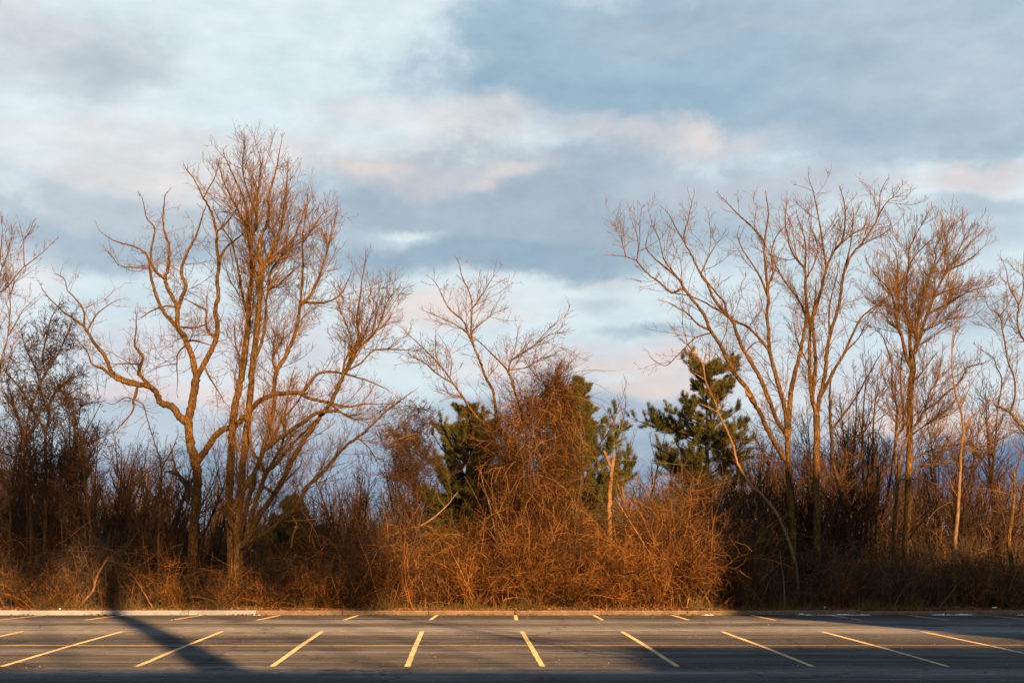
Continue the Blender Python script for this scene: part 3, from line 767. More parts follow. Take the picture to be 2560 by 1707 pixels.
# ================================================================== VINE MOUND
def vine_mound():
    D = 52.6
    rows = [(950, 1390, 1425), (985, 1355, 1432), (1020, 1280, 1442), (1060, 1222, 1440), (1100, 1205, 1450), (1160, 1222, 1438), (1220, 1222, 1442), (1280, 1240, 1440), (1340, 1255, 1436), (1400, 1262, 1432), (1480, 1270, 1430)]
    y = np.array([r[0] for r in rows], float); xl = np.array([r[1] for r in rows], float); xr = np.array([r[2] for r in rows], float)
    root = thing('vine_mound', 'rust-brown mound of hanging dead vines smothering the leaning tree in the middle', 'vine tangle', (at(1330, 1500, D)[0], D, GROUND_Z))
    g = Geo()
    def pick(m, y0=960, y1=1480, pw=1.0, clus=False):
        yy = y0+(y1-y0)*rng.random(m)**pw
        if clus:      # strands hang from a number of clumps, with holes between
            cy = y0+(y1-y0)*rng.random(26)**pw; ci = rng.integers(0, 26, m); yy = np.clip(cy[ci]+rng.normal(0, 26, m), 950, 1500)
        a_, b_ = np.interp(yy, y, xl), np.interp(yy, y, xr)
        u_ = rng.uniform(-1, 1, m); ang = rng.uniform(0, 2*np.pi, m); rr = np.sqrt(rng.random(m))
        if clus:
            ca = rng.uniform(0, 2*np.pi, 26); cr_ = np.sqrt(rng.random(26))
            ux = np.clip(cr_[ci]*np.cos(ca[ci])+rng.normal(0, 0.17, m), -1.25, 1.25); uy = cr_[ci]*np.sin(ca[ci])+rng.normal(0, 0.17, m)
        else: ux, uy = rr*np.cos(ang), rr*np.sin(ang)
        xx = (a_+b_)/2+(b_-a_)/2*ux
        dep = D+0.8*(b_-a_)/2/F*D*uy
        return np.array([at(p_, q_, d_) for p_, q_, d_ in zip(xx, yy, dep)])
    # long hanging strands
    S = pick(3300, pw=0.75, clus=True); m = len(S)
    Dd = rng.normal(0, 0.5, (m, 3)); Dd[:, :2] *= 0.45; Dd[:, 2] -= 0.5; Dd /= np.linalg.norm(Dd, axis=1, keepdims=True)
    P, R = grow(S, Dd, rng.uniform(0.5, 2.6, m), rng.uniform(0.004, 0.009, m), 12, 0.11, -0.13, 0.0042)
    P[:, :, 2] = np.maximum(P[:, :, 2], GROUND_Z)
    g.tubes(P, R, 3)
    # upward, wandering shoots
    S = pick(2300, pw=0.75, clus=True); m = len(S)
    Dd = rng.normal(0, 0.8, (m, 3)); Dd[:, 2] += 0.3; Dd /= np.linalg.norm(Dd, axis=1, keepdims=True)
    P, R = grow(S, Dd, rng.uniform(0.4, 1.5, m), rng.uniform(0.004, 0.008, m), 9, 0.18, 0.02, 0.004)
    P[:, :, 2] = np.maximum(P[:, :, 2], GROUND_Z)
    g.tubes(P, R, 3)
    res = sprout(P, R, 5.0, 0.5, 55, 0.1, 0.12, 0.6, 0.8, 0.004)
    P2, R2 = grow(*res, 5, 0.2, 0.0, 0.0036); g.tubes(P2, R2, 3)
    # thick old vine stems from the ground up
    S = pick(46, 1440, 1490); m = len(S); S[:, 2] = GROUND_Z
    Dd = rng.normal(0, 0.22, (m, 3)); Dd[:, 2] = 1; Dd /= np.linalg.norm(Dd, axis=1, keepdims=True)
    P, R = grow(S, Dd, rng.uniform(2.5, 6.0, m), rng.uniform(0.015, 0.045, m), 16, 0.10, 0.03, 0.012)
    gs = Geo(); gs.tubes(P, R, 6)
    S = pick(420, 960, 1250); m = len(S)      # loose shoots that break the outline
    Dd = rng.normal(0, 0.8, (m, 3)); Dd[:, 2] += 0.6; Dd /= np.linalg.norm(Dd, axis=1, keepdims=True)
    P, R = grow(S, Dd, rng.uniform(0.8, 2.4, m), rng.uniform(0.005, 0.009, m), 12, 0.22, -0.02, 0.0045); g.tubes(P, R, 3)
    res = sprout(P, R, 3.0, 0.35, 55, 0.1, 0.12, 0.6, 0.8, 0.0045); P2, R2 = grow(*res, 5, 0.3, -0.03, 0.004); g.tubes(P2, R2, 3)
    g.build('hanging_vines', M['vine'], root, True)
    gs.build('vine_stems', M['bark'], root, True)
vine_mound()

# ================================================================== SNAGS AND DEAD STEMS
def snag(name, label, D, pts, w0, w1, z='F', mat='snag', extra=()):
    tr = Tree(D); tr.limb(z, pts, w0, w1, 0.2, ground=True)
    P, R = tr.limbs[0]
    root = thing(name, label, 'dead tree', (P[0, 0], P[0, 1], GROUND_Z))
    g = Geo(); g.tubes(P, R, 9, cap=True, lump=0.08)
    # splintered end: thin shards rising from the break
    tip, T = P[-1], (P[-1]-P[-4])/np.linalg.norm(P[-1]-P[-4])
    for i in range(5):
        a_ = i*1.3; off = np.array((math.cos(a_), math.sin(a_), 0))*R[-1]*0.6
        h = R[-1]*rng.uniform(1.5, 5)
        g.tubes(np.array([tip+off-T*0.05, tip+off*0.8+T*h*0.5, tip+off*0.5+T*h]), np.array([R[-1]*0.5, R[-1]*0.3, 0.004]), 5)
    g.build('trunk', M[mat], root, True)
    for e_ in extra:
        tr.limb(z, *e_)
        P, R = tr.limbs[-1]
        g2 = Geo(); g2.tubes(P, R, 8, cap=True, lump=0.08); g2.build('broken_limb', M[mat], root, True)
    return root
snag('snag', 'tall broken dead trunk with a split leaning top beside the right pine', 52.2, '1478,1200 1475,870 1472,700 1475,600 1485,500 1492,410', 36, 22,
     extra=[('1485,440 1470,415 1450,360 1438,332', 20, 17)])
snag('snag', 'short jagged stump left of the tall broken trunk in the lit brush', 52.0, '1396,1200 1393,1000 1391,868', 22, 18)
def stem(name, label, z, D, pts, w0, w1, mat):
    tr = Tree(D); tr.limb(z, pts, w0, w1, 0.2)
    P, R = tr.limbs[0]
    g = Geo(); g.tubes(P, R, 7, cap=True, lump=0.05)
    for i in range(3):
        j_ = rng.integers(8, len(P)-2)
        dd = rng.normal(0, 0.6, 3); dd[2] = abs(dd[2])+0.3; dd /= np.linalg.norm(dd)
        Pb, Rb = grow(P[j_:j_+1], dd[None], np.array([rng.uniform(0.3, 0.7)]), R[j_:j_+1]*0.5, 6, 0.12, 0.02, 0.004); g.tubes(Pb, Rb, 4)
    o_ = g.build(name, M[mat], None, True); tag(o_, label, 'dead branch'); return o_
stem('dead_stem', 'orange-lit dead branch slanting up out of the dark brush at the left', 'B', 51.3, '445,1385 470,1350 520,1290 540,1220 570,1160 605,1100', 14, 8, 'snag')
stem('dead_stem', 'paler short dead branch just left of the orange-lit slanting one', 'B', 51.6, '420,1390 435,1330 465,1240', 12, 7, 'bark_pale')
stem('dead_stem', 'pale dead branch slanting right across the dark brush below the fan-shaped tree', 'H', 51.5, '860,1240 840,1180 800,1110 770,1060', 10, 6, 'bark_pale')
stem('dead_stem', 'thin upright pale stem standing in the dark brush at the foot of the fan-shaped tree', 'H', 51.4, '1205,1360 1205,1290 1200,1180 1185,1080 1175,980', 9, 5, 'bark_pale')
stem('dead_stem', 'lit dead stick slanting up just right of the vine-covered mound base', 'F', 51.2, '700,1200 760,1150 800,1080 820,1050', 8, 5, 'straw')
stem('dead_stem', 'long pale bough leaning right, low under the left pine', 'F', 51.8, '240,820 320,770 400,700 450,640 480,600', 10, 5, 'bark_pale')
stem('dead_stem', 'lit slanting stem inside the brush right of the oval-crowned tree trunk', 'N', 52.2, '560,1560 640,1450 700,1380 740,1300 780,1230', 22, 12, 'bark')
stem('dead_stem', 'pale forked stem in front of the small dark spruce', 'R' if False else 'D', 52.0, '735,1050 745,980 765,920 745,880 725,850', 9, 5, 'straw')

# ================================================================== BRUSH
TOP = np.array([(-400, 1330), (0, 1315), (250, 1325), (350, 1350), (430, 1400), (560, 1415), (640, 1395), (720, 1370), (860, 1330), (960, 1285), (1060, 1255), (1150, 1265), (1250, 1250),
                (1470, 1265), (1500, 1320), (1540, 1320), (1575, 1215), (1660, 1175), (1760, 1195), (1860, 1270), (2000, 1345), (2150, 1350), (2280, 1310), (2380, 1300), (2460, 1340), (2560, 1345), (2960, 1340)], float)
def brush_h(X, Y):
    px = CX+X/Y*F
    return np.maximum(0.5, CAMH-(np.interp(px, TOP[:, 0], TOP[:, 1])-HY)/F*52.5 - BANK)
def brush(nstem, y0, y1, hf, mat, name, label, sparse=None, wig=0.12, side=5.0, rmul=1.0, curl=0.10):
    X = rng.uniform(-24, 24, nstem); Y = y0+(y1-y0)*rng.random(nstem)**1.2
    if sparse is not None:
        k_ = rng.random(nstem) < sparse(X, Y); X, Y = X[k_], Y[k_]
    m = len(X)
    clump = 0.75+0.35*np.sin(X*1.7+0.6*np.sin(Y*2))*np.sin(X*0.61+1.3)
    H = brush_h(X, Y)*rng.uniform(0.35, 1.05, m)*hf*np.clip(clump, 0.45, 1.15)
    S = np.column_stack((X, Y, np.full(m, BANK-0.02)))
    Dd = rng.normal(0, 0.33, (m, 3)); Dd[:, 2] = 1; Dd /= np.linalg.norm(Dd, axis=1, keepdims=True)
    P, R = grow(S, Dd, H*1.12, rng.uniform(0.005, 0.013, m)*rmul, 9, wig, 0.0, 0.0045, sag=curl)
    g = Geo(); g.tubes(P, R, 3)
    res = sprout(P, R, side, 0.30, 48, 0.12, 0.15, 0.9, 0.6, 0.0042, 0.2)
    P2, R2 = grow(*res, 6, wig*1.6, -0.01, 0.004); g.tubes(P2, R2, 3)
    o_ = g.build(name, M[mat], None, True)
    return tag(o_, label, 'brush', kind='stuff')
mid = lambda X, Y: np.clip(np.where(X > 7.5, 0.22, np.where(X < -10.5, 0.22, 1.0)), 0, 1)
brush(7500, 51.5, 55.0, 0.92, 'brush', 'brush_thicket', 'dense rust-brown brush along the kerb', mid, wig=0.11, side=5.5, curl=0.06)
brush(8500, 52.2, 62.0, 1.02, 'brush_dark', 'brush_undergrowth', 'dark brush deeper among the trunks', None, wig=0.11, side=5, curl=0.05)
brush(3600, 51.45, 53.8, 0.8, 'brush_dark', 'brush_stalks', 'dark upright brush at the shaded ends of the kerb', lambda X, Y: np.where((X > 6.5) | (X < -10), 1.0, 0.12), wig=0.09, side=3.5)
def bramble(m, y0, y1, zlo, zhi, mat, name, label, keep):
    X = rng.uniform(-23, 23, m); Y = rng.uniform(y0, y1, m)
    k_ = rng.random(m) < keep(X, Y); X, Y = X[k_], Y[k_]; m = len(X)
    Z = BANK+(zlo+(zhi-zlo)*rng.random(m)**1.2)*brush_h(X, Y)
    Dd = rng.normal(0, 1, (m, 3)); Dd[:, 2] = np.abs(Dd[:, 2])*0.5; Dd /= np.linalg.norm(Dd, axis=1, keepdims=True)
    P, R = grow(np.column_stack((X, Y, Z)), Dd, rng.uniform(0.5, 2.0, m), rng.uniform(0.004, 0.009, m), 10, 0.12, 0.0, 0.0042, sag=0.10)
    P[:, :, 2] = np.maximum(P[:, :, 2], BANK)
    g = Geo(); g.tubes(P, R, 3)
    o_ = g.build(name, M[mat], None, True); tag(o_, label, 'brush', kind='stuff')
def canes(m, mat, name, label, keep):
    X = rng.uniform(-23, 23, m); Y = 51.25+1.6*rng.random(m)
    k_ = rng.random(m) < keep(X); X, Y = X[k_], Y[k_]; m = len(X)
    Dd = rng.normal(0, 0.28, (m, 3)); Dd[:, 2] = 1; Dd /= np.linalg.norm(Dd, axis=1, keepdims=True)
    P, R = grow(np.column_stack((X, Y, np.full(m, BANK-0.03))), Dd, brush_h(X, Y)*rng.uniform(0.3, 0.95, m), rng.uniform(0.012, 0.028, m), 10, 0.09, 0.0, 0.006, sag=0.03)
    g = Geo(); g.tubes(P, R, 5)
    r1 = sprout(P, R, 2.0, 0.35, 42, 0.25, 0.2, 0.9, 0.5, 0.006, 0.3); P1, R1 = grow(*r1, 7, 0.14, 0.01, 0.0045); g.tubes(P1, R1, 4)
    o_ = g.build(name, M[mat], None, True); tag(o_, label, 'brush', kind='stuff')
canes(420, 'straw', 'woody_brush', 'thicker lit woody stems standing in the front of the brush', lambda X: np.where(X > 8, 0.35, np.where(X < -10, 0.5, 1.0)))
bramble(5200, 51.6, 54.5, 0.05, 0.9, 'brush', 'bramble_tangle', 'tangle of bent rust-brown bramble canes through the brush', lambda X, Y: np.where(X > 8, 0.3, np.where(X < -11, 0.4, 1.0)))
MTOP = np.array([(-400, 1090), (0, 1090), (200, 1130), (430, 1160), (520, 1190), (590, 1290), (770, 1300), (850, 1190), (1000, 1180), (1250, 1260), (1480, 1250), (1640, 1230), (1700, 1160), (1870, 1130), (2200, 1140), (2350, 1150), (2560, 1190), (2960, 1190)], float)
def thicket(m, y0, y1, mat, name, label, keep=None):
    X = rng.uniform(-24, 24, m); Y = rng.uniform(y0, y1, m)
    if keep is not None:
        k_ = rng.random(m) < keep(X); X, Y = X[k_], Y[k_]; m = len(X)
    H = (CAMH-(np.interp(CX+X/Y*F, MTOP[:, 0], MTOP[:, 1])-HY)/F*Y-BANK)*(0.35+0.7*rng.random(m)**0.8)*np.clip(0.80+0.22*np.sin(X*0.83+Y*0.9)+0.20*np.sin(X*0.31-Y*0.5+1)+0.12*np.sin(X*2.1+0.4*Y), 0.4, 1.25)
    Dd = rng.normal(0, 0.16, (m, 3)); Dd[:, 2] = 1; Dd /= np.linalg.norm(Dd, axis=1, keepdims=True)
    P, R = grow(np.column_stack((X, Y, np.full(m, BANK-0.05))), Dd, H, 0.006+0.0035*H*rng.uniform(0.6, 1.4, m), 11, 0.09, 0.01, 0.005)
    g = Geo(); g.tubes(P, R, 4)
    r1 = sprout(P, R, 3.6, 0.30, 45, 0.15, 0.3, 1.4, 0.55, 0.005, 0.3); P1, R1 = grow(*r1, 7, 0.17, 0.02, 0.0048); g.tubes(P1, R1, 3)
    r2 = sprout(P1, R1, 3.2, 0.45, 45, 0.15, 0.12, 0.5, 0.7, 0.0048, 0.3); P2, R2 = grow(*r2, 4, 0.17, 0.02, 0.0042); g.tubes(P2, R2, 3)
    o_ = g.build(name, M[mat], None, True); tag(o_, label, 'brush', kind='stuff')
thicket(1500, 54, 62, 'twig_dark', 'sapling_thicket', 'dark thicket of thin saplings among and behind the trunks', lambda X: np.where(X > 8, 0.55, 1.0))
thicket(700, 54, 64, 'twig_red', 'reddish_thicket', 'red-brown twiggy growth among and behind the trunks', lambda X: np.where(X > 8, 0.4, 1.0))
# sunlit arching shrubs that stand out in front of the mass
def shrub(label, X, Y, h, nst, mat, spread=0.55, sag=0.22, arch=0.10):
    S = np.column_stack((X+rng.normal(0, 0.16, nst), Y+rng.normal(0, 0.12, nst), np.full(nst, BANK-0.02)))
    Dd = rng.normal(0, spread, (nst, 3)); Dd[:, 2] = 1; Dd /= np.linalg.norm(Dd, axis=1, keepdims=True)
    P, R = grow(S, Dd, h*rng.uniform(0.5, 1.4, nst), rng.uniform(0.005, 0.013, nst), 14, 0.10, 0.0, 0.0045, sag=sag*rng.choice([0.25, 0.5, 1.0]))
    P[:, :, 2] = np.maximum(P[:, :, 2], BANK)
    g = Geo(); g.tubes(P, R, 4)
    res = sprout(P, R, 5.5, 0.28, 48, 0.2, 0.12, 0.8, 0.6, 0.0042, 0.2)
    P2, R2 = grow(*res, 7, 0.22, -0.01, 0.004)
    g.tubes(P2, R2, 3)
    o_ = g.build('arching_shrub', M[mat], None, True); tag(o_, label, 'shrub', 'shrubs along the kerb')
def gx(px, Y): return (px-CX)/F*Y
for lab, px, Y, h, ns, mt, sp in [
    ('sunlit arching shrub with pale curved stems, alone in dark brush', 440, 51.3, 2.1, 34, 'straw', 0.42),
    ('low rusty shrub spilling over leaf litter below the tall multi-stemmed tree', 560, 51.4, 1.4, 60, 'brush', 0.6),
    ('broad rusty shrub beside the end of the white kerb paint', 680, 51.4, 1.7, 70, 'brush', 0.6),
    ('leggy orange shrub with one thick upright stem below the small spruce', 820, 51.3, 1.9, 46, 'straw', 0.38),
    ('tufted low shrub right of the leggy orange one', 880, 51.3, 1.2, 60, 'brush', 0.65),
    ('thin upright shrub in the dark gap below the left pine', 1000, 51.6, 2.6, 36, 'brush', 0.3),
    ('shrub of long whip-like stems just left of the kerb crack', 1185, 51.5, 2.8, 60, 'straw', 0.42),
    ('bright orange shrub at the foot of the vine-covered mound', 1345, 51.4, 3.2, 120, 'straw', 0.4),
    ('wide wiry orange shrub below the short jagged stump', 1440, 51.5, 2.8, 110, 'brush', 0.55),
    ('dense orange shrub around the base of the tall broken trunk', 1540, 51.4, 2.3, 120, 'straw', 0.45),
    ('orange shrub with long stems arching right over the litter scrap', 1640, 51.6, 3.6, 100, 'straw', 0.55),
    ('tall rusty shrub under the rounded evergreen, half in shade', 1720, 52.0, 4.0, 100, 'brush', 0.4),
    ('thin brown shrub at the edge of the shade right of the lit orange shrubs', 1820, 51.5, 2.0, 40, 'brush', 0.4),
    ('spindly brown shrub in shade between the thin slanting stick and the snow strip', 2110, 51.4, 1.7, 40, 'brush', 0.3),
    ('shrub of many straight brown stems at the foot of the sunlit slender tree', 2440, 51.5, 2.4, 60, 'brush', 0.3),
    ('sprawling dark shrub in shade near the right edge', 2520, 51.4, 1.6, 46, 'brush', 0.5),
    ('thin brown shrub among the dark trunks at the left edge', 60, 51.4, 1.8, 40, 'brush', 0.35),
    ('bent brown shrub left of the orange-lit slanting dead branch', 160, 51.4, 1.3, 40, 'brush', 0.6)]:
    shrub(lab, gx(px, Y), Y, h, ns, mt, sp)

# far wood: reads as one mass of stems beyond the brush
def far_wood():
    g = Geo()
    m = 1150
    Y = rng.uniform(63, 105, m); X = rng.uniform(-1, 1, m)*Y*0.46
    px = CX+X/Y*F
    topy = np.interp(px, [-400, 0, 200, 420, 520, 640, 760, 900, 1000, 1300, 1640, 1760, 1900, 2100, 2300, 2560, 3000],
                     [1080, 1080, 1130, 1150, 1180, 1250, 1260, 1180, 1190, 1200, 1200, 1150, 1110, 1090, 1130, 1200, 1180])
    H = (CAMH-(topy-HY)/F*Y)*rng.uniform(0.55, 1.05, m)
    H = np.maximum(H, 1.5)
    S = np.column_stack((X, Y, np.full(m, -0.3)))
    Dd = rng.normal(0, 0.10, (m, 3)); Dd[:, 2] = 1; Dd /= np.linalg.norm(Dd, axis=1, keepdims=True)
    P, R = grow(S, Dd, H, 0.012+0.012*H*rng.uniform(0.5, 1.2, m), 10, 0.05, 0.02, 0.008)
    g.tubes(P, R, 5)
    r1 = sprout(P, R, 3.2, 0.33, 38, 0.05, 0.5, 2.2, 0.5, 0.008, 0.4)
    P1, R1 = grow(*r1, 7, 0.10, 0.07, 0.007); g.tubes(P1, R1, 3)
    r2 = sprout(P1, R1, 2.9, 0.45, 40, 0.15, 0.2, 0.9, 0.7, 0.007, 0.3)
    P2, R2 = grow(*r2, 5, 0.12, 0.06, 0.006); g.tubes(P2, R2, 3)
    m = 9000      # low scrub on the far side closes the view to the horizon
    Y = rng.uniform(62, 80, m); X = rng.uniform(-1, 1, m)*Y*0.46
    Dd = rng.normal(0, 0.3, (m, 3)); Dd[:, 2] = 1; Dd /= np.linalg.norm(Dd, axis=1, keepdims=True)
    P, R = grow(np.column_stack((X, Y, np.full(m, -0.3))), Dd, rng.uniform(1.2, 3.6, m), rng.uniform(0.01, 0.018, m), 6, 0.12, 0.02, 0.007); g.tubes(P, R, 3)
    r3 = sprout(P, R, 2.5, 0.35, 42, 0.2, 0.3, 1.2, 0.6, 0.007, 0.3); P3, R3 = grow(*r3, 5, 0.15, 0.05, 0.006); g.tubes(P3, R3, 3)
    o_ = g.build('distant_woods', M['twig_red'], None, True)
    tag(o_, 'far mass of bare woodland seen between the near trunks', 'woods', kind='stuff')
far_wood()

# individually visible thin trees standing just behind the front row
def thin_tree(label, px, D, ytop, nst, bark='bark', twig='twig_red', spread=0.16, dens=2.6, group=None, name='thin_tree'):
    X = gx(px, D); zt = zof(ytop, D)
    root = thing(name, label, 'tree', (X, D, GROUND_Z), group)
    S = np.column_stack((X+rng.normal(0, 0.1, nst), D+rng.normal(0, 0.1, nst), np.full(nst, GROUND_Z-0.1)))
    Dd = rng.normal(0, spread, (nst, 3)); Dd[:, 2] = 1; Dd /= np.linalg.norm(Dd, axis=1, keepdims=True)
    H = zt*rng.uniform(0.8, 1.02, nst)
    P, R = grow(S, Dd, H, 0.02+0.009*H, 14, 0.05, 0.03, 0.007)
    g = Geo(); g.tubes(P, R, 7)
    c_ = Geo()
    r1 = sprout(P, R, dens, 0.34, 34, 0.28, 0.4, 2.4, 0.5, 0.006, 0.3)
    P1, R1 = grow(*r1, 8, 0.10, 0.08, 0.006); c_.tubes(P1, R1, 4)
    r2 = sprout(P1, R1, 3.8, 0.45, 38, 0.12, 0.15, 0.9, 0.7, 0.0055, 0.3)
    P2, R2 = grow(*r2, 6, 0.12, 0.06, 0.005); c_.tubes(P2, R2, 3)
    r3 = sprout(P2, R2, 3.6, 0.5, 40, 0.2, 0.08, 0.4, 0.8, 0.005, 0.3)
    P3, R3 = grow(*r3, 4, 0.12, 0.05, 0.0045); c_.tubes(P3, R3, 3)
    g.build('trunk', M[bark], root, True); c_.build('crown', M[twig], root, True)
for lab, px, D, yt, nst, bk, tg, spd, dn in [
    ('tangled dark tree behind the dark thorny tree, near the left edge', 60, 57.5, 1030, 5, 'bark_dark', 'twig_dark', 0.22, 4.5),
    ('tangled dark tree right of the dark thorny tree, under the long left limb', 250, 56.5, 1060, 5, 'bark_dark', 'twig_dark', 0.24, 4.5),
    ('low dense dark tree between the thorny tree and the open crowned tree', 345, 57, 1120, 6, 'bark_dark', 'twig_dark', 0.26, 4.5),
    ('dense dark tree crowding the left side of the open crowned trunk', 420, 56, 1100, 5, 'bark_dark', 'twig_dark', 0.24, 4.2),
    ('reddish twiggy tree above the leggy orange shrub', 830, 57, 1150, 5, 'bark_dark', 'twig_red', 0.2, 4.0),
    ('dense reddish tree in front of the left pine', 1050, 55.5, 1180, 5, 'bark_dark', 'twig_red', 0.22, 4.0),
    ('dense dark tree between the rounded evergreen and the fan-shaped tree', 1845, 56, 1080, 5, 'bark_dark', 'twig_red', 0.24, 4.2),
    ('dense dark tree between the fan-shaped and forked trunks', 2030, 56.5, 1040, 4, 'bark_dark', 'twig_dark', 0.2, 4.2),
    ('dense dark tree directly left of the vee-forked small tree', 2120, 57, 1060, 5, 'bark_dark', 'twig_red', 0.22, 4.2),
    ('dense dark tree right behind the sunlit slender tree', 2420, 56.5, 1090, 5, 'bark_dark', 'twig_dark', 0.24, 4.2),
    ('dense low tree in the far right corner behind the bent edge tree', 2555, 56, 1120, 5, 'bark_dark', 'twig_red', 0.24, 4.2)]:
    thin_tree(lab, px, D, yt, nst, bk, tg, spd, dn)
for lab, px, D, yt, nst, bk, tg, spd, dn in [
    ('taller thin tree rising behind the oval-crowned tree on its left side', 2190, 60, 900, 3, 'bark_dark', 'twig_red', 0.12, 3.4),
    ('taller thin tree rising between the oval-crowned and sunlit slender trees', 2370, 61, 930, 3, 'bark_dark', 'twig_red', 0.12, 3.4),
    ('taller thin tree rising behind the elbow-shaped limb at the right', 2500, 62, 900, 3, 'bark_dark', 'twig_red', 0.12, 3.4),
    ('taller thin tree behind the forked tree trunk', 2075, 60, 960, 3, 'bark_dark', 'twig_red', 0.12, 3.4),
    ('taller thin tree behind the pale edge tree at far left', 130, 60, 900, 3, 'bark_dark', 'twig_dark', 0.14, 4.0),
    ('taller thin dark tree between the edge tree and the long left limb', 205, 58, 960, 3, 'bark_dark', 'twig_dark', 0.16, 4.0)]:
    thin_tree(lab, px, D, yt, nst, bk, tg, spd, dn)
for args in [
    ('wispy pale bare tree in the gap between the two right evergreens', 1612, 58.5, 985, 3, 'bark_pale', 'twig', 0.10),
    ('thin upright bare tree behind the gap right of the tall multi-stemmed tree', 905, 60, 1120, 3, 'bark', 'twig_red', 0.12),
    ('bushy reddish thin tree just left of the left pine', 985, 58, 1110, 4, 'bark', 'twig_red', 0.18),
    ('thin tree behind the right side of the fan-shaped tree trunk', 2010, 58, 1060, 3, 'bark_dark', 'twig_red', 0.16),
    ('small brown tree between the leaning pale tree and the fan-shaped tree', 1890, 57, 1090, 4, 'bark', 'twig_red', 0.2),
    ('twiggy tree behind the dark leaning trunk', 2160, 58.5, 1030, 4, 'bark_dark', 'twig_red', 0.18),
    ('purple-brown thin tree right of the oval-crowned tree trunk', 2345, 60, 1120, 4, 'bark_dark', 'twig_red', 0.16),
    ('twiggy low tree near the right edge behind the edge sapling', 2490, 58, 1130, 4, 'bark_dark', 'twig_dark', 0.2),
    ('orange-lit thin tree at the far left behind the dark thorny tree', 25, 59, 1120, 5, 'bark_pale', 'twig', 0.10),
    ('slim lit trees cluster behind the second dark trunk on the left', 120, 60, 1150, 4, 'bark', 'twig_red', 0.12),
    ('pale-tipped thin tree below the hanging left limb of the open crowned tree', 310, 60, 1080, 4, 'bark_pale', 'twig', 0.14),
    ('spindly tree between the open crowned tree and the tall multi-stemmed tree', 545, 60, 1160, 3, 'bark', 'twig_red', 0.14),
    ('wiry thin tree in front of the rounded evergreen', 1735, 56, 1100, 4, 'bark', 'twig_red', 0.16),
    ('thin grey-brown tree beside the tall broken trunk on its left', 1405, 54.6, 1150, 2, 'bark_pale', 'twig_red', 0.10)]:
    thin_tree(*args)

# ================================================================== LEAF LITTER, GRASS
def litter():
    m = 17000
    X = rng.uniform(-24, 24, m); Y = KERB_Y+0.17+1.3*rng.random(m)**1.3
    den = 0.55+0.45*np.sin(X*0.9)*np.sin(X*0.37+2)
    hh = 0.02+0.10*rng.random(m)**2*den
    c0 = np.column_stack((X, Y, BANK+hh))
    s_ = rng.uniform(0.025, 0.06, m)[:, None]
    A = rng.normal(size=(m, 3)); A[:, 2] *= 0.5; A /= np.linalg.norm(A, axis=1, keepdims=True)
    B = np.cross(A, rng.normal(size=(m, 3))); B /= np.linalg.norm(B, axis=1, keepdims=True)
    V = np.stack([c0-A*s_, c0+B*s_*0.55, c0+A*s_, c0-B*s_*0.55], 1).reshape(-1, 3)
    g = Geo(); g.add(V, [np.arange(m)[:, None]*4+np.array([[0, 1, 2, 3]])])
    tag(g.build('leaf_litter', M['leaf'], None), 'dead orange-brown leaves behind the kerb', 'leaves', kind='stuff')
    m = 2600      # leaves blown into the gutter and a few out on the lot
    X = rng.uniform(-24, 24, m); Y = KERB_Y-0.02-0.30*rng.random(m)**2
    k_ = rng.random(m) < np.clip(0.15+np.sin(X*1.9+0.7)*np.sin(X*0.53), 0.04, 1)+3*np.exp(-((X-5.9)/0.5)**2); X, Y = X[k_], Y[k_]
    X = np.concatenate([X, rng.uniform(-18, 18, 90)]); Y = np.concatenate([Y, rng.uniform(27, 50, 90)]); m = len(X)
    c0 = np.column_stack((X, Y, gz(Y)+0.012+0.03*rng.random(m)))
    s_ = rng.uniform(0.02, 0.045, m)[:, None]
    A = rng.normal(size=(m, 3)); A[:, 2] *= 0.35; A /= np.linalg.norm(A, axis=1, keepdims=True)
    B = np.cross(A, rng.normal(size=(m, 3))); B /= np.linalg.norm(B, axis=1, keepdims=True)
    V = np.stack([c0-A*s_, c0+B*s_*0.55, c0+A*s_, c0-B*s_*0.55], 1).reshape(-1, 3)
    g = Geo(); g.add(V, [np.arange(m)[:, None]*4+np.array([[0, 1, 2, 3]])])
    tag(g.build('fallen_leaves', M['leaf'], None), 'dead leaves blown against the kerb foot and onto the lot', 'leaves', kind='stuff')
    m = 9500
    X = rng.uniform(-24, 24, m); Y = KERB_Y+0.2+1.3*rng.random(m)
    k_ = rng.random(m) < 0.25+0.75*(np.sin(X*0.8+1)*np.sin(X*0.27) > -0.1); X, Y = X[k_], Y[k_]; m = len(X)
    S = np.column_stack((X, Y, np.full(m, BANK-0.01)))
    Dd = rng.normal(0, 0.45, (m, 3)); Dd[:, 2] = 1; Dd /= np.linalg.norm(Dd, axis=1, keepdims=True)
    P, R = grow(S, Dd, rng.uniform(0.08, 0.36, m)*(1+1.2*(np.sin(X*3.1)*np.sin(X*0.9+2) > 0.35)), np.full(m, 0.004), 5, 0.12, 0, 0.002, sag=0.35)
    g = Geo(); g.tubes(P, R, 3)
    tag(g.build('grass', M['grass'], None, True), 'thin winter grass tufts behind the kerb', 'grass', kind='stuff')
litter()

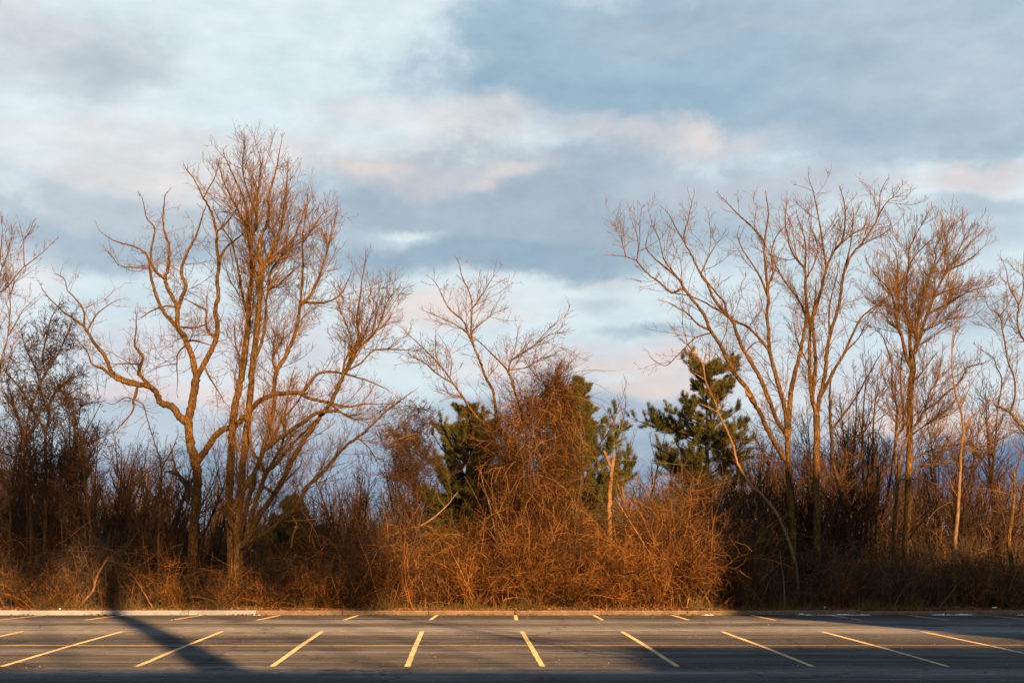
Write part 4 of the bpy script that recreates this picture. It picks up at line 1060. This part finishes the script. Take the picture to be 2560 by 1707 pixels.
# ================================================================== GROUND, ASPHALT, MARKINGS, KERB
def sheet(name, xs, ys, zf, mat, kind='structure', parent=None):
    xs, ys = np.asarray(xs, float), np.asarray(ys, float)
    Xg, Yg = np.meshgrid(xs, ys); Z = zf(Xg, Yg)
    V = np.column_stack((Xg.ravel(), Yg.ravel(), Z.ravel()))
    nx, ny = len(xs), len(ys)
    i = (np.arange(ny-1)[:, None]*nx+np.arange(nx-1)[None]).ravel()
    o_ = mesh_from(name, V, [np.column_stack((i, i+1, i+nx+1, i+nx))], mat, None, True)
    o_['kind'] = kind
    return o_
ysg = [-3000, -200, -60, 28, 34, 39.4, 45.6, KERB_Y+0.05, KERB_Y+0.06, KERB_Y+1.5, 70, 110, 3000]
zsg = [-0.02]*3 + [float(gz(y))-0.02 for y in (28, 34, 39.4, 45.6)] + [float(gz(KERB_Y))-0.02, BANK-0.02, BANK, BANK, BANK-0.3, BANK-0.3]
sheet('ground', [-3000, -200, -60, -30, 0, 30, 60, 200, 3000], ysg, lambda X, Y: np.interp(Y, ysg, zsg), M['soil'])
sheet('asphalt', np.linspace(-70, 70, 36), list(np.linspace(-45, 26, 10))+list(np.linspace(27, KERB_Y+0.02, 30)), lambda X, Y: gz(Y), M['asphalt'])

def stripe(x0, y0, x1, y1, w, g, seg=14):
    t = np.linspace(0, 1, seg)
    X = x0+(x1-x0)*t; Y = y0+(y1-y0)*t
    dx, dy = x1-x0, y1-y0; L = math.hypot(dx, dy); nx, ny = dy/L*w/2, -dx/L*w/2
    ed = rng.normal(0, 0.004, (2, seg))
    A = np.column_stack((X-nx*(1+ed[0]/w*2), Y-ny, gz(Y-ny)+0.004)); B = np.column_stack((X+nx*(1+ed[1]/w*2), Y+ny, gz(Y+ny)+0.004))
    V = np.concatenate([A, B]); i = np.arange(seg-1)
    g.add(V, [np.column_stack((i, i+seg, i+seg+1, i+1))])
g = Geo()
for k_ in range(-7, 8):
    xf, xn = -2.495+2.77*k_, -2.146+2.77*k_
    stripe(xn, 29.13, xf, 39.43, 0.115, g, 24)
for k_ in range(-8, 10):
    xn = -2.63+2.77*k_
    stripe(xn, 45.6, xn-0.02, KERB_Y-0.06, 0.115, g)
g2 = Geo()
xs = np.linspace(-40, 40, 120); yc = 34.28+0.02*np.sin(xs*0.3)-0.0006*xs
V = np.concatenate([np.column_stack((xs, yc-0.05, gz(yc-0.05)+0.0075)), np.column_stack((xs, yc+0.05, gz(yc+0.05)+0.0075))]); i = np.arange(119)
g.add(V, [np.column_stack((i, i+1, i+121, i+120))])
mk = g.build('road_markings', M['paint']); mk['kind'] = 'structure'

def grit():
    m = 26000
    Y = 26+23.5*rng.random(m)**1.3; X = rng.uniform(-19, 19, m)
    den = np.exp(-((Y-39.0)/2.0)**2)+0.8*np.exp(-((Y-28.5)/1.5)**2)+0.25+0.5*np.exp(-((Y-KERB_Y)/0.5)**2)
    k_ = rng.random(m) < den; X, Y = X[k_], Y[k_]; m = len(X)
    r = rng.uniform(0.003, 0.011, m)*np.where(rng.random(m) < 0.04, 1.8, 1)
    base = np.array([(1, 0, 0), (0.3, 0.9, 0), (-0.8, 0.6, 0), (-0.9, -0.5, 0), (0.2, -1, 0), (0, 0, 0.75)])
    V = np.column_stack((X, Y, gz(Y)))[:, None, :]+base[None]*r[:, None, None]*rng.uniform(0.7, 1.3, (m, 6, 1))
    i = np.arange(m)[:, None, None]*6
    f = (i+np.array([(0, 1, 5), (1, 2, 5), (2, 3, 5), (3, 4, 5), (4, 0, 5)])[None]).reshape(-1, 3)
    g = Geo(); g.add(V.reshape(-1, 3), [f])
    tag(g.build('gravel', M['grit']), 'pale grit and road salt scattered over the asphalt', 'grit', kind='stuff')
grit()
def kerb():
    g = Geo()
    z0, z1 = float(gz(KERB_Y))-0.1, BANK+0.0+0.02
    x = -45.0
    while x < 45:
        L_ = 3.05
        mi = 1 if x+L_ <= -9.0 else 0
        x1 = x+L_
        if x < -9.05 < x1: x1 = -9.05; mi = 1
        dz = rng.normal(0, 0.008); dy = rng.normal(0, 0.012)
        # rounded profile, extruded
        pr = [(0.0, z0), (0.0, z1-0.035+dz), (0.012, z1-0.012+dz), (0.04, z1+dz), (0.16, z1+dz), (0.16, z0)]
        nseg = 10; xx = np.linspace(x+0.014, x1-0.014, nseg)
        V = np.array([(q, KERB_Y+a_+dy+rng.normal(0, 0.0015), b_) for q in xx for a_, b_ in pr])
        f = [(i*6+j_, i*6+6+j_, i*6+7+j_, i*6+1+j_) for i in range(nseg-1) for j_ in range(5)]
        g.add(V, [f], mi)
        g.add(V[:6], [[(0, 1, 2, 3, 4, 5)]], mi); g.add(V[-6:], [[(5, 4, 3, 2, 1, 0)]], mi)
        x = x1
    o_ = g.build('kerb', [M['concrete'], M['kerb_white']]); o_['kind'] = 'structure'
kerb()

# ================================================================== SNOW AND LITTER
def snow(label, px0, px1, h):
    x0, x1 = gx(px0, KERB_Y), gx(px1, KERB_Y)
    n_ = 40; xx = np.linspace(x0, x1, n_); t = np.linspace(0, 1, n_)
    env = np.sin(np.pi*t)**0.6*(0.25+0.75*np.abs(np.sin(t*7+px0))**1.5)*np.clip(0.35+0.65*rng.random(n_), 0, 1)
    rows = []
    for fy, fz in ((-1.0, 0.0), (-0.6, 0.55), (-0.2, 1.0), (0.0, 1.0)):
        y_ = KERB_Y-0.012+fy*0.10*env
        rows.append(np.column_stack((xx, y_, gz(y_)+0.003+fz*h*env)))
    V = np.concatenate(rows); i = np.arange(n_-1)
    f = np.concatenate([np.column_stack((i+r*n_, i+1+r*n_, i+1+(r+1)*n_, i+(r+1)*n_)) for r in range(3)])
    o_ = mesh_from('snow_patch', V, [f], M['snow'], None, True); tag(o_, label, 'snow', 'old snow along the kerb')
snow('long strip of old snow at the kerb foot between the two right-hand shaded bays', 2050, 2180, 0.07)
snow('long strip of old snow at the kerb foot nearest the right edge', 2325, 2460, 0.07)
snow('short smear of snow at the kerb foot beside the small bottle', 1990, 2052, 0.04)
snow('tiny lump of snow at the kerb foot near the edge of the big shadow', 1755, 1785, 0.05)
snow('thin crust of snow at the kerb foot touching the right edge', 2535, 2600, 0.05)
snow('little crumb of snow at the kerb where the white paint ends', 632, 662, 0.03)
def scrap(label, px, D, z, w, h, mats, name='litter_scrap'):
    X = gx(px, D); n_ = 6
    g = Geo()
    u_ = np.linspace(-w/2, w/2, n_)
    V = []
    for row, zz in ((0, 0), (1, h*0.6), (2, h)):
        for q_ in u_: V.append((X+q_, D+rng.normal(0, 0.012)+row*0.02, z+zz+rng.normal(0, 0.008)))
    f = [(r*n_+i, r*n_+i+1, (r+1)*n_+i+1, (r+1)*n_+i) for r in range(2) for i in range(n_-1)]
    k_ = len(f)//2
    g.add(V, [[q for q in f if (q[0] % n_) < n_//2]], 0); 
    g.F.append(np.array([q for q in f if (q[0] % n_) >= n_//2])); g.mi.append(np.full(len(f)-len([q for q in f if (q[0] % n_) < n_//2]), len(mats)-1))
    o_ = g.build(name, mats); tag(o_, label, 'litter')
scrap('white scrap of paper on the leaf litter below the lit orange shrubs', 1613, 50.75, BANK+0.02, 0.09, 0.06, [M['paper']])
scrap('red and white wrapper in the dark brush above the snow strip', 2064, 51.1, BANK+0.06, 0.10, 0.05, [M['paper'], M['red']])
scrap('flattened white paper in shade at the brush edge near the right corner', 2487, 51.1, BANK+0.06, 0.18, 0.05, [M['paper']])
scrap('white scrap on the kerb edge among the dark trunks on the left', 149, 50.7, BANK+0.04, 0.07, 0.05, [M['paper']])
def bottle():
    X, Y = gx(2005, KERB_Y-0.07), KERB_Y-0.07; z = float(gz(Y))+0.035
    root = thing('plastic_bottle', 'small clear bottle with a green cap lying at the kerb foot', 'bottle', (X, Y, z-0.035))
    xs = np.array([-0.11, -0.105, -0.09, 0.03, 0.06, 0.075]); r = np.array([0.004, 0.026, 0.032, 0.032, 0.016, 0.013])
    g = Geo(); g.tubes(np.column_stack((X+xs, np.full(6, Y), np.full(6, z))), r, 10); g.build('body', M['paper'], root, True)
    xs = np.array([0.073, 0.075, 0.10, 0.102]); r = np.array([0.004, 0.016, 0.016, 0.003])
    g = Geo(); g.tubes(np.column_stack((X+xs, np.full(4, Y), np.full(4, z))), r, 10); g.build('cap', M['green'], root, True)
bottle()
def wire(label, pts, D):
    P = catmull(np.array([at(x_, y_, D+dd) for x_, y_, dd in pts]), 8)
    g = Geo(); g.tubes(P, np.full(len(P), 0.006), 5)
    tag(g.build('wire', M['wire'], None, True), label, 'wire')
wire('upper thin green wire strung past the top of the tall broken trunk', [(1390, 1133, 1.0), (1470, 1141, 0.3), (1524, 1146, 0), (1620, 1153, 0.3), (1720, 1163, 1.0)], 52.5)
wire('lower thin green wire strung behind the tall broken trunk at half its height', [(1410, 1283, 1.0), (1480, 1285, 0.5), (1524, 1287, 0.2), (1600, 1291, 0.6)], 52.5)

# ================================================================== BEHIND THE CAMERA: unseen buildings and trees placed to cast the long evening shadows
def building(label, x0, x1, y0, y1, h, floors):  # unseen shadow casters, sized by the shade they throw
    root = thing('shadow_building', label, 'building', ((x0+x1)/2, (y0+y1)/2, 0))
    g = Geo(); g.box(x0, x1, y0, y1, -0.1, h); g.build('wall', M['brick'], root)
    g = Geo(); g.box(x0-0.25, x1+0.25, y0-0.25, y1+0.25, h, h+0.35); g.build('roof', M['roofing'], root)
    n_ = max(2, int((x1-x0)/3.2)); fh = h/floors
    for fl in range(floors):
        for i in range(n_):
            xc = x0+(i+0.5)*(x1-x0)/n_
            fr = Geo(); zb = fl*fh+0.9; fr.box(xc-0.75, xc+0.75, y1, y1+0.05, zb, zb+1.5)
            w_ = fr.build('window', M['white_metal'], root)
            gl = Geo(); gl.box(xc-0.66, xc+0.66, y1+0.05, y1+0.056, zb+0.09, zb+1.41); gp = gl.build('pane', M['glass'])
            gp.parent = w_; gp.matrix_parent_inverse = w_.matrix_world.inverted()
            gp.data.transform(__import__('mathutils').Matrix.Translation((-root.location.x, -root.location.y, -root.location.z)))
TA = math.tan(SUN_AZ)
building('wide cream building unseen behind the viewer, placed to shade the lot', -6.0, 25.9, -35, -30, 18.7, 5)
building('higher cream block joined to the unseen wide one, placed to shade the lot', 26.6, 58.0, -36, -30, 20.5, 5)
building('tall cream building unseen on the right, placed to shade lot and brush', 28.8, 35.6, -6, 0, 22.2, 6)
building('long cream wing unseen farthest right, placed to shade the brush', 36.0, 62.0, -7, -0.5, 19.1, 5)
def shade_tree(label, x, y, stems, h, r0, spread, dens=0.8, t0=0.45, lr=0.3, lmax=4, d2=2.0):
    root = thing('unseen_tree', label, 'tree', (x, y, 0), 'street trees behind the viewer')
    S = np.column_stack((x+rng.normal(0, 0.1, stems), y+rng.normal(0, 0.1, stems), np.full(stems, -0.1)))
    Dd = rng.normal(0, spread, (stems, 3)); Dd[:, 2] = 1; Dd /= np.linalg.norm(Dd, axis=1, keepdims=True)
    P, R = grow(S, Dd, np.full(stems, h), np.full(stems, r0), 12, 0.003, 0.02, r0*0.45)
    g = Geo(); g.tubes(P, R, 10); g.build('trunk', M['bark'], root, True)
    c_ = Geo(); r1 = sprout(P, R, dens, lr, 55, t0, 1.0, lmax, 0.4, 0.02, 0.3)
    P1, R1 = grow(*r1, 8, 0.10, 0.03, 0.01); c_.tubes(P1, R1, 5)
    r2 = sprout(P1, R1, d2, 0.4, 40, 0.1, 0.3, 1.5, 0.6, 0.010, 0.3); P2, R2 = grow(*r2, 6, 0.1, 0.05, 0.008); c_.tubes(P2, R2, 3)
    r3 = sprout(P2, R2, 3.0, 0.5, 40, 0.1, 0.2, 0.7, 0.6, 0.008, 0.3); P3, R3 = grow(*r3, 4, 0.1, 0.05, 0.006); c_.tubes(P3, R3, 3)
    c_.build('crown', M['twig'], root, True)
shade_tree('thick straight street tree behind the viewer', -12.8+TA*55.7, 47.7-55.7, 1, 21.0, 0.66, 0.0, 0.4, 0.85)
shade_tree('leaning twin-stemmed street tree behind the viewer', 17.6, -7.0, 2, 17.5, 0.13, 0.10, 0.5, 0.5)
shade_tree('wide bare tree added by the tall building to soften its shadow edge', 27.8, -2.5, 1, 21.5, 0.25, 0.02, 3.0, 0.30, 0.16, 4.0, 3.0)  # added crown breaks up the hard edge of the building's shadow
for i_, (xh, z_) in enumerate(((-17.5, 4.6), (-14.5, 4.2), (-11.2, 3.8), (-8.6, 3.4), (-5.8, 3.0))):  # unseen crowns added and shaped to dim the left brush
    shade_tree('tall high-crowned tree added behind the wide roof to dim brush, ' + ('first from its far end', 'second from its far end', 'third from its far end', 'second nearest the corner', 'nearest the corner')[i_],
               xh+TA*88.5, -36.5, 1, 28.6+z_+1.8, 0.12, 0.0, 30.0, 0.84, 0.11, 3.0, 7.0)

# ================================================================== SKY
SKY_STR = 0.07
w = bpy.data.worlds.new('World'); sc.world = w; w.use_nodes = True
nt = w.node_tree; nt.nodes.clear()
out = N(nt, 'ShaderNodeOutputWorld'); bg = N(nt, 'ShaderNodeBackground')
sky = N(nt, 'ShaderNodeTexSky', _sky_type='NISHITA'); sky.sun_disc = False
sky.sun_elevation = SUN_EL; sky.sun_rotation = math.pi-SUN_AZ; sky.air_density = 1.0; sky.dust_density = 1.0; sky.ozone_density = 1.5
bg.inputs['Strength'].default_value = SKY_STR
tc = N(nt, 'ShaderNodeTexCoord'); gen = tc.outputs['Generated']
sx = N(nt, 'ShaderNodeSeparateXYZ'); nt.links.new(gen, sx.inputs[0])
def math_(op, a_, b_=None):
    n_ = N(nt, 'ShaderNodeMath', _operation=op)
    for i, v_ in enumerate((a_, b_)):
        if v_ is None: continue
        if hasattr(v_, 'is_linked'): nt.links.new(v_, n_.inputs[i])
        else: n_.inputs[i].default_value = v_
    return n_.outputs[0]
az = math_('ARCTAN2', sx.outputs[0], sx.outputs[1]); el = math_('ARCSINE', sx.outputs[2])
cmb = N(nt, 'ShaderNodeCombineXYZ'); nt.links.new(az, cmb.inputs[0]); nt.links.new(el, cmb.inputs[1])
# turbulence: clouds are stretched along the horizon
def noise3(scale, detail, stretch, rough=0.55, dist=0.0):
    mp = N(nt, 'ShaderNodeMapping'); mp.inputs['Scale'].default_value = stretch; nt.links.new(cmb.outputs[0], mp.inputs[0])
    n_ = N(nt, 'ShaderNodeTexNoise', Scale=scale, Detail=detail, Roughness=rough, Distortion=dist); nt.links.new(mp.outputs[0], n_.inputs['Vector'])
    return n_
nw = noise3(9, 8, (1, 1.5, 1), 0.58, 0.2)
rag = noise3(20, 8, (1, 1.45, 1), 0.6, 0.1)
off = N(nt, 'ShaderNodeVectorMath', _operation='SUBTRACT'); nt.links.new(nw.outputs['Color'], off.inputs[0]); off.inputs[1].default_value = (0.5, 0.5, 0.5)
sc_ = N(nt, 'ShaderNodeVectorMath', _operation='MULTIPLY'); nt.links.new(off.outputs[0], sc_.inputs[0]); sc_.inputs[1].default_value = (0.085, 0.06, 0)
wp = N(nt, 'ShaderNodeVectorMath', _operation='ADD'); nt.links.new(cmb.outputs[0], wp.inputs[0]); nt.links.new(sc_.outputs[0], wp.inputs[1])
UV = wp.outputs[0]
EX = 2.0**(-EXPO)/SKY_STR
def lin(c): return tuple(v_*EX for v_ in srgb(*c)[:3])
def ang(qx, qy):      # 2352-px coordinates of the photograph -> azimuth, elevation of that bit of sky
    px, py = qx*1.08844, qy*1.08844
    return math.atan((px-CX)/F), math.atan((HY-py)/math.hypot(F, px-CX))
# base: clear patches of pale blue, more cloud elsewhere
cl = noise3(3.0, 7, (1, 2.6, 1), 0.55, 0.2)
gen_cloud = ramp(nt, cl.outputs[0], [(0.36, (0, 0, 0)), (0.62, (1, 1, 1))])
skyb = mix(nt, 0.55, sky.outputs[0], lin((112, 160, 190)))
cur = mix(nt, gen_cloud, skyb, lin((84, 124, 152)))
# the sunset side, low behind the viewer, is bright
lowb = N(nt, 'ShaderNodeMapRange', _interpolation_type='SMOOTHSTEP'); nt.links.new(el, lowb.inputs[0])
lowb.inputs[1].default_value = 0.75; lowb.inputs[2].default_value = 0.15; lowb.inputs[3].default_value = 0; lowb.inputs[4].default_value = 1
backm = N(nt, 'ShaderNodeMapRange', _interpolation_type='SMOOTHSTEP'); nt.links.new(sx.outputs[1], backm.inputs[0])
backm.inputs[1].default_value = 0.3; backm.inputs[2].default_value = -0.4; backm.inputs[3].default_value = 0; backm.inputs[4].default_value = 1
cur = mix(nt, math_('MULTIPLY', lowb.outputs[0], backm.outputs[0]), cur, lin((238, 226, 214)))
front = N(nt, 'ShaderNodeMapRange', _interpolation_type='SMOOTHSTEP'); nt.links.new(sx.outputs[1], front.inputs[0])
front.inputs[1].default_value = 0.70; front.inputs[2].default_value = 0.88
cur = mix(nt, front.outputs[0], cur, lin((221, 236, 242)))
BL = [  # centre x, y, half sizes (2352-px units), colour, strength, softness (inner edge)
    (1176, 1150, 3000, 260, (128, 152, 180), 0.9, 0.0),
    (120, 110, 330, 130, (205, 212, 220), 0.75, 0.0), (250, 150, 200, 70, (190, 201, 211), 0.8, 0.1), (180, 215, 160, 35, (197, 209, 218), 0.6, 0.0), (60, 40, 260, 50, (214, 216, 222), 0.6, 0.0),
    (1950, 150, 1150, 240, (176, 197, 212), 1.0, 0.6), (1500, 130, 560, 190, (163, 189, 208), 0.95, 0.2), (1400, 235, 440, 70, (154, 182, 203), 0.85, 0.2), (1190, 90, 170, 170, (160, 188, 207), 0.9, 0.1),
    (1560, 70, 330, 60, (176, 193, 208), 0.6, 0.0), (2230, 190, 360, 140, (191, 204, 215), 0.8, 0.0), (1900, 270, 420, 60, (160, 185, 204), 0.8, 0.0), (2000, 40, 300, 40, (186, 200, 213), 0.6, 0.0),
    (560, 345, 820, 70, (228, 226, 227), 0.8, 0.0), (850, 240, 160, 45, (232, 232, 234), 0.6, 0.0), (1080, 285, 230, 60, (229, 227, 228), 0.8, 0.0), (1500, 330, 420, 60, (212, 213, 218), 0.85, 0.1), (1620, 305, 95, 50, (231, 224, 221), 0.75, 0.0), (1290, 350, 120, 30, (222, 234, 240), 0.9, 0.0),
    (250, 480, 620, 90, (190, 201, 211), 0.9, 0.2), (330, 400, 420, 45, (229, 222, 220), 0.7, 0.0), (30, 450, 90, 45, (222, 233, 239), 0.8, 0.0), (250, 560, 640, 65, (170, 190, 206), 0.9, 0.1),
    (1180, 490, 680, 165, (170, 188, 203), 1.0, 0.5), (1150, 595, 520, 65, (154, 179, 198), 0.9, 0.2), (1000, 390, 350, 45, (203, 205, 212), 0.8, 0.0), (1150, 395, 140, 24, (227, 220, 218), 0.6, 0.0), (830, 370, 100, 26, (232, 222, 215), 0.7, 0.0),
    (920, 538, 130, 34, (206, 222, 230), 0.75, 0.0), (945, 530, 75, 16, (228, 240, 244), 0.8, 0.0),
    (1750, 430, 420, 60, (193, 202, 213), 0.9, 0.1), (2220, 400, 240, 50, (222, 216, 217), 0.85, 0.0), (2200, 330, 330, 40, (172, 192, 209), 0.8, 0.0), (2250, 470, 300, 40, (182, 197, 210), 0.8, 0.0), (2150, 560, 420, 70, (174, 193, 208), 0.7, 0.0), (1600, 500, 260, 60, (168, 190, 207), 0.7, 0.0),
    (1250, 675, 440, 38, (222, 234, 240), 1.0, 0.2), (1400, 640, 90, 22, (220, 224, 228), 0.8, 0.0), (430, 690, 330, 75, (212, 227, 236), 0.95, 0.1), (40, 620, 120, 80, (230, 234, 238), 0.9, 0.0),
    (1950, 720, 640, 200, (210, 226, 235), 0.95, 0.2), (1550, 800, 330, 90, (208, 217, 225), 0.8, 0.0), (1480, 755, 170, 22, (172, 195, 210), 0.85, 0.0), (1360, 700, 120, 25, (196, 209, 220), 0.7, 0.0), (1000, 720, 260, 50, (231, 221, 219), 0.9, 0.0), (1330, 830, 400, 50, (229, 218, 216), 0.85, 0.0),
    (560, 820, 420, 110, (220, 222, 229), 0.85, 0.0), (150, 800, 330, 100, (212, 219, 228), 0.85, 0.0), (1280, 950, 420, 65, (178, 191, 208), 0.95, 0.2), (1480, 885, 220, 40, (230, 216, 212), 0.9, 0.0), (1200, 870, 200, 25, (190, 200, 214), 0.7, 0.0),
    (430, 915, 560, 35, (228, 219, 221), 0.9, 0.0), (500, 990, 560, 45, (193, 206, 219), 0.9, 0.1), (300, 940, 200, 20, (178, 196, 212), 0.7, 0.0), (1900, 900, 460, 80, (218, 222, 229), 0.85, 0.0), (2180, 985, 330, 45, (233, 216, 209), 0.95, 0.0),
    (2150, 1090, 520, 90, (100, 129, 165), 0.95, 0.3), (2200, 730, 180, 50, (172, 196, 212), 0.6, 0.0), (760, 1060, 480, 60, (165, 183, 204), 0.85, 0.0)]
for cx_, cy_, rx_, ry_, col, k_, soft in BL:
    u0, v0 = ang(cx_, cy_); ru, rv_ = rx_*1.08844/F, ry_*1.08844/F
    s1 = N(nt, 'ShaderNodeVectorMath', _operation='SUBTRACT'); nt.links.new(UV, s1.inputs[0]); s1.inputs[1].default_value = (u0, v0, 0)
    s2 = N(nt, 'ShaderNodeVectorMath', _operation='MULTIPLY'); nt.links.new(s1.outputs[0], s2.inputs[0]); s2.inputs[1].default_value = (1/(ru*1.12), 1/(rv_*1.12), 0)
    s3 = N(nt, 'ShaderNodeVectorMath', _operation='LENGTH'); nt.links.new(s2.outputs[0], s3.inputs[0])
    s4 = N(nt, 'ShaderNodeMath', _operation='MULTIPLY_ADD'); nt.links.new(rag.outputs[0], s4.inputs[0]); s4.inputs[1].default_value = 0.75
    nt.links.new(s3.outputs['Value'], s4.inputs[2])
    mr = N(nt, 'ShaderNodeMapRange', _interpolation_type='SMOOTHSTEP'); nt.links.new(s4.outputs[0], mr.inputs[0])
    mr.inputs[1].default_value = 1.0+0.375; mr.inputs[2].default_value = 0.18+0.6*soft+0.375; mr.inputs[3].default_value = 0; mr.inputs[4].default_value = k_
    cur = mix(nt, mr.outputs[0], cur, lin(col))
# fine mottling of the cloud deck
fn = noise3(26, 6, (1, 2.4, 1), 0.6)
cur = mix(nt, 1.0, cur, ramp(nt, fn.outputs[0], [(0.3, (0.92, 0.935, 0.95)), (0.7, (1.06, 1.05, 1.04))]), 'MULTIPLY')
fn2 = noise3(13, 9, (1, 1.35, 1), 0.62, 0.15)
cur = mix(nt, 1.0, cur, ramp(nt, fn2.outputs[0], [(0.32, (0.90, 0.925, 0.94)), (0.5, (0.995, 0.995, 0.995)), (0.68, (1.07, 1.055, 1.045))]), 'MULTIPLY')
nt.links.new(cur, bg.inputs['Color']); nt.links.new(bg.outputs[0], out.inputs[0])
w.cycles.sampling_method = 'MANUAL'; w.cycles.sample_map_resolution = 512

sun = bpy.data.lights.new('sun', 'SUN'); sun.energy = 5.0; sun.angle = math.radians(0.6); sun.color = (1.0, 0.58, 0.25)
so = bpy.data.objects.new('sun', sun); COL.objects.link(so)
so.rotation_euler = (-SUN_DIR).to_track_quat('-Z', 'Y').to_euler(); so.location = (0, -40, 30)

cam = bpy.data.cameras.new('camera'); co = bpy.data.objects.new('camera', cam); COL.objects.link(co)
co.location = (0, 0, CAMH); co.rotation_euler = (math.radians(90), 0, 0)
cam.lens = 50; cam.sensor_width = 36; cam.shift_y = (HY-853.5)/2560; cam.clip_end = 5000; cam.clip_start = 0.1
sc.camera = co
sc.view_settings.view_transform = 'Standard'; sc.view_settings.look = 'None'; sc.view_settings.exposure = EXPO; sc.view_settings.gamma = 1
sc.cycles.max_bounces = 6; sc.cycles.diffuse_bounces = 3
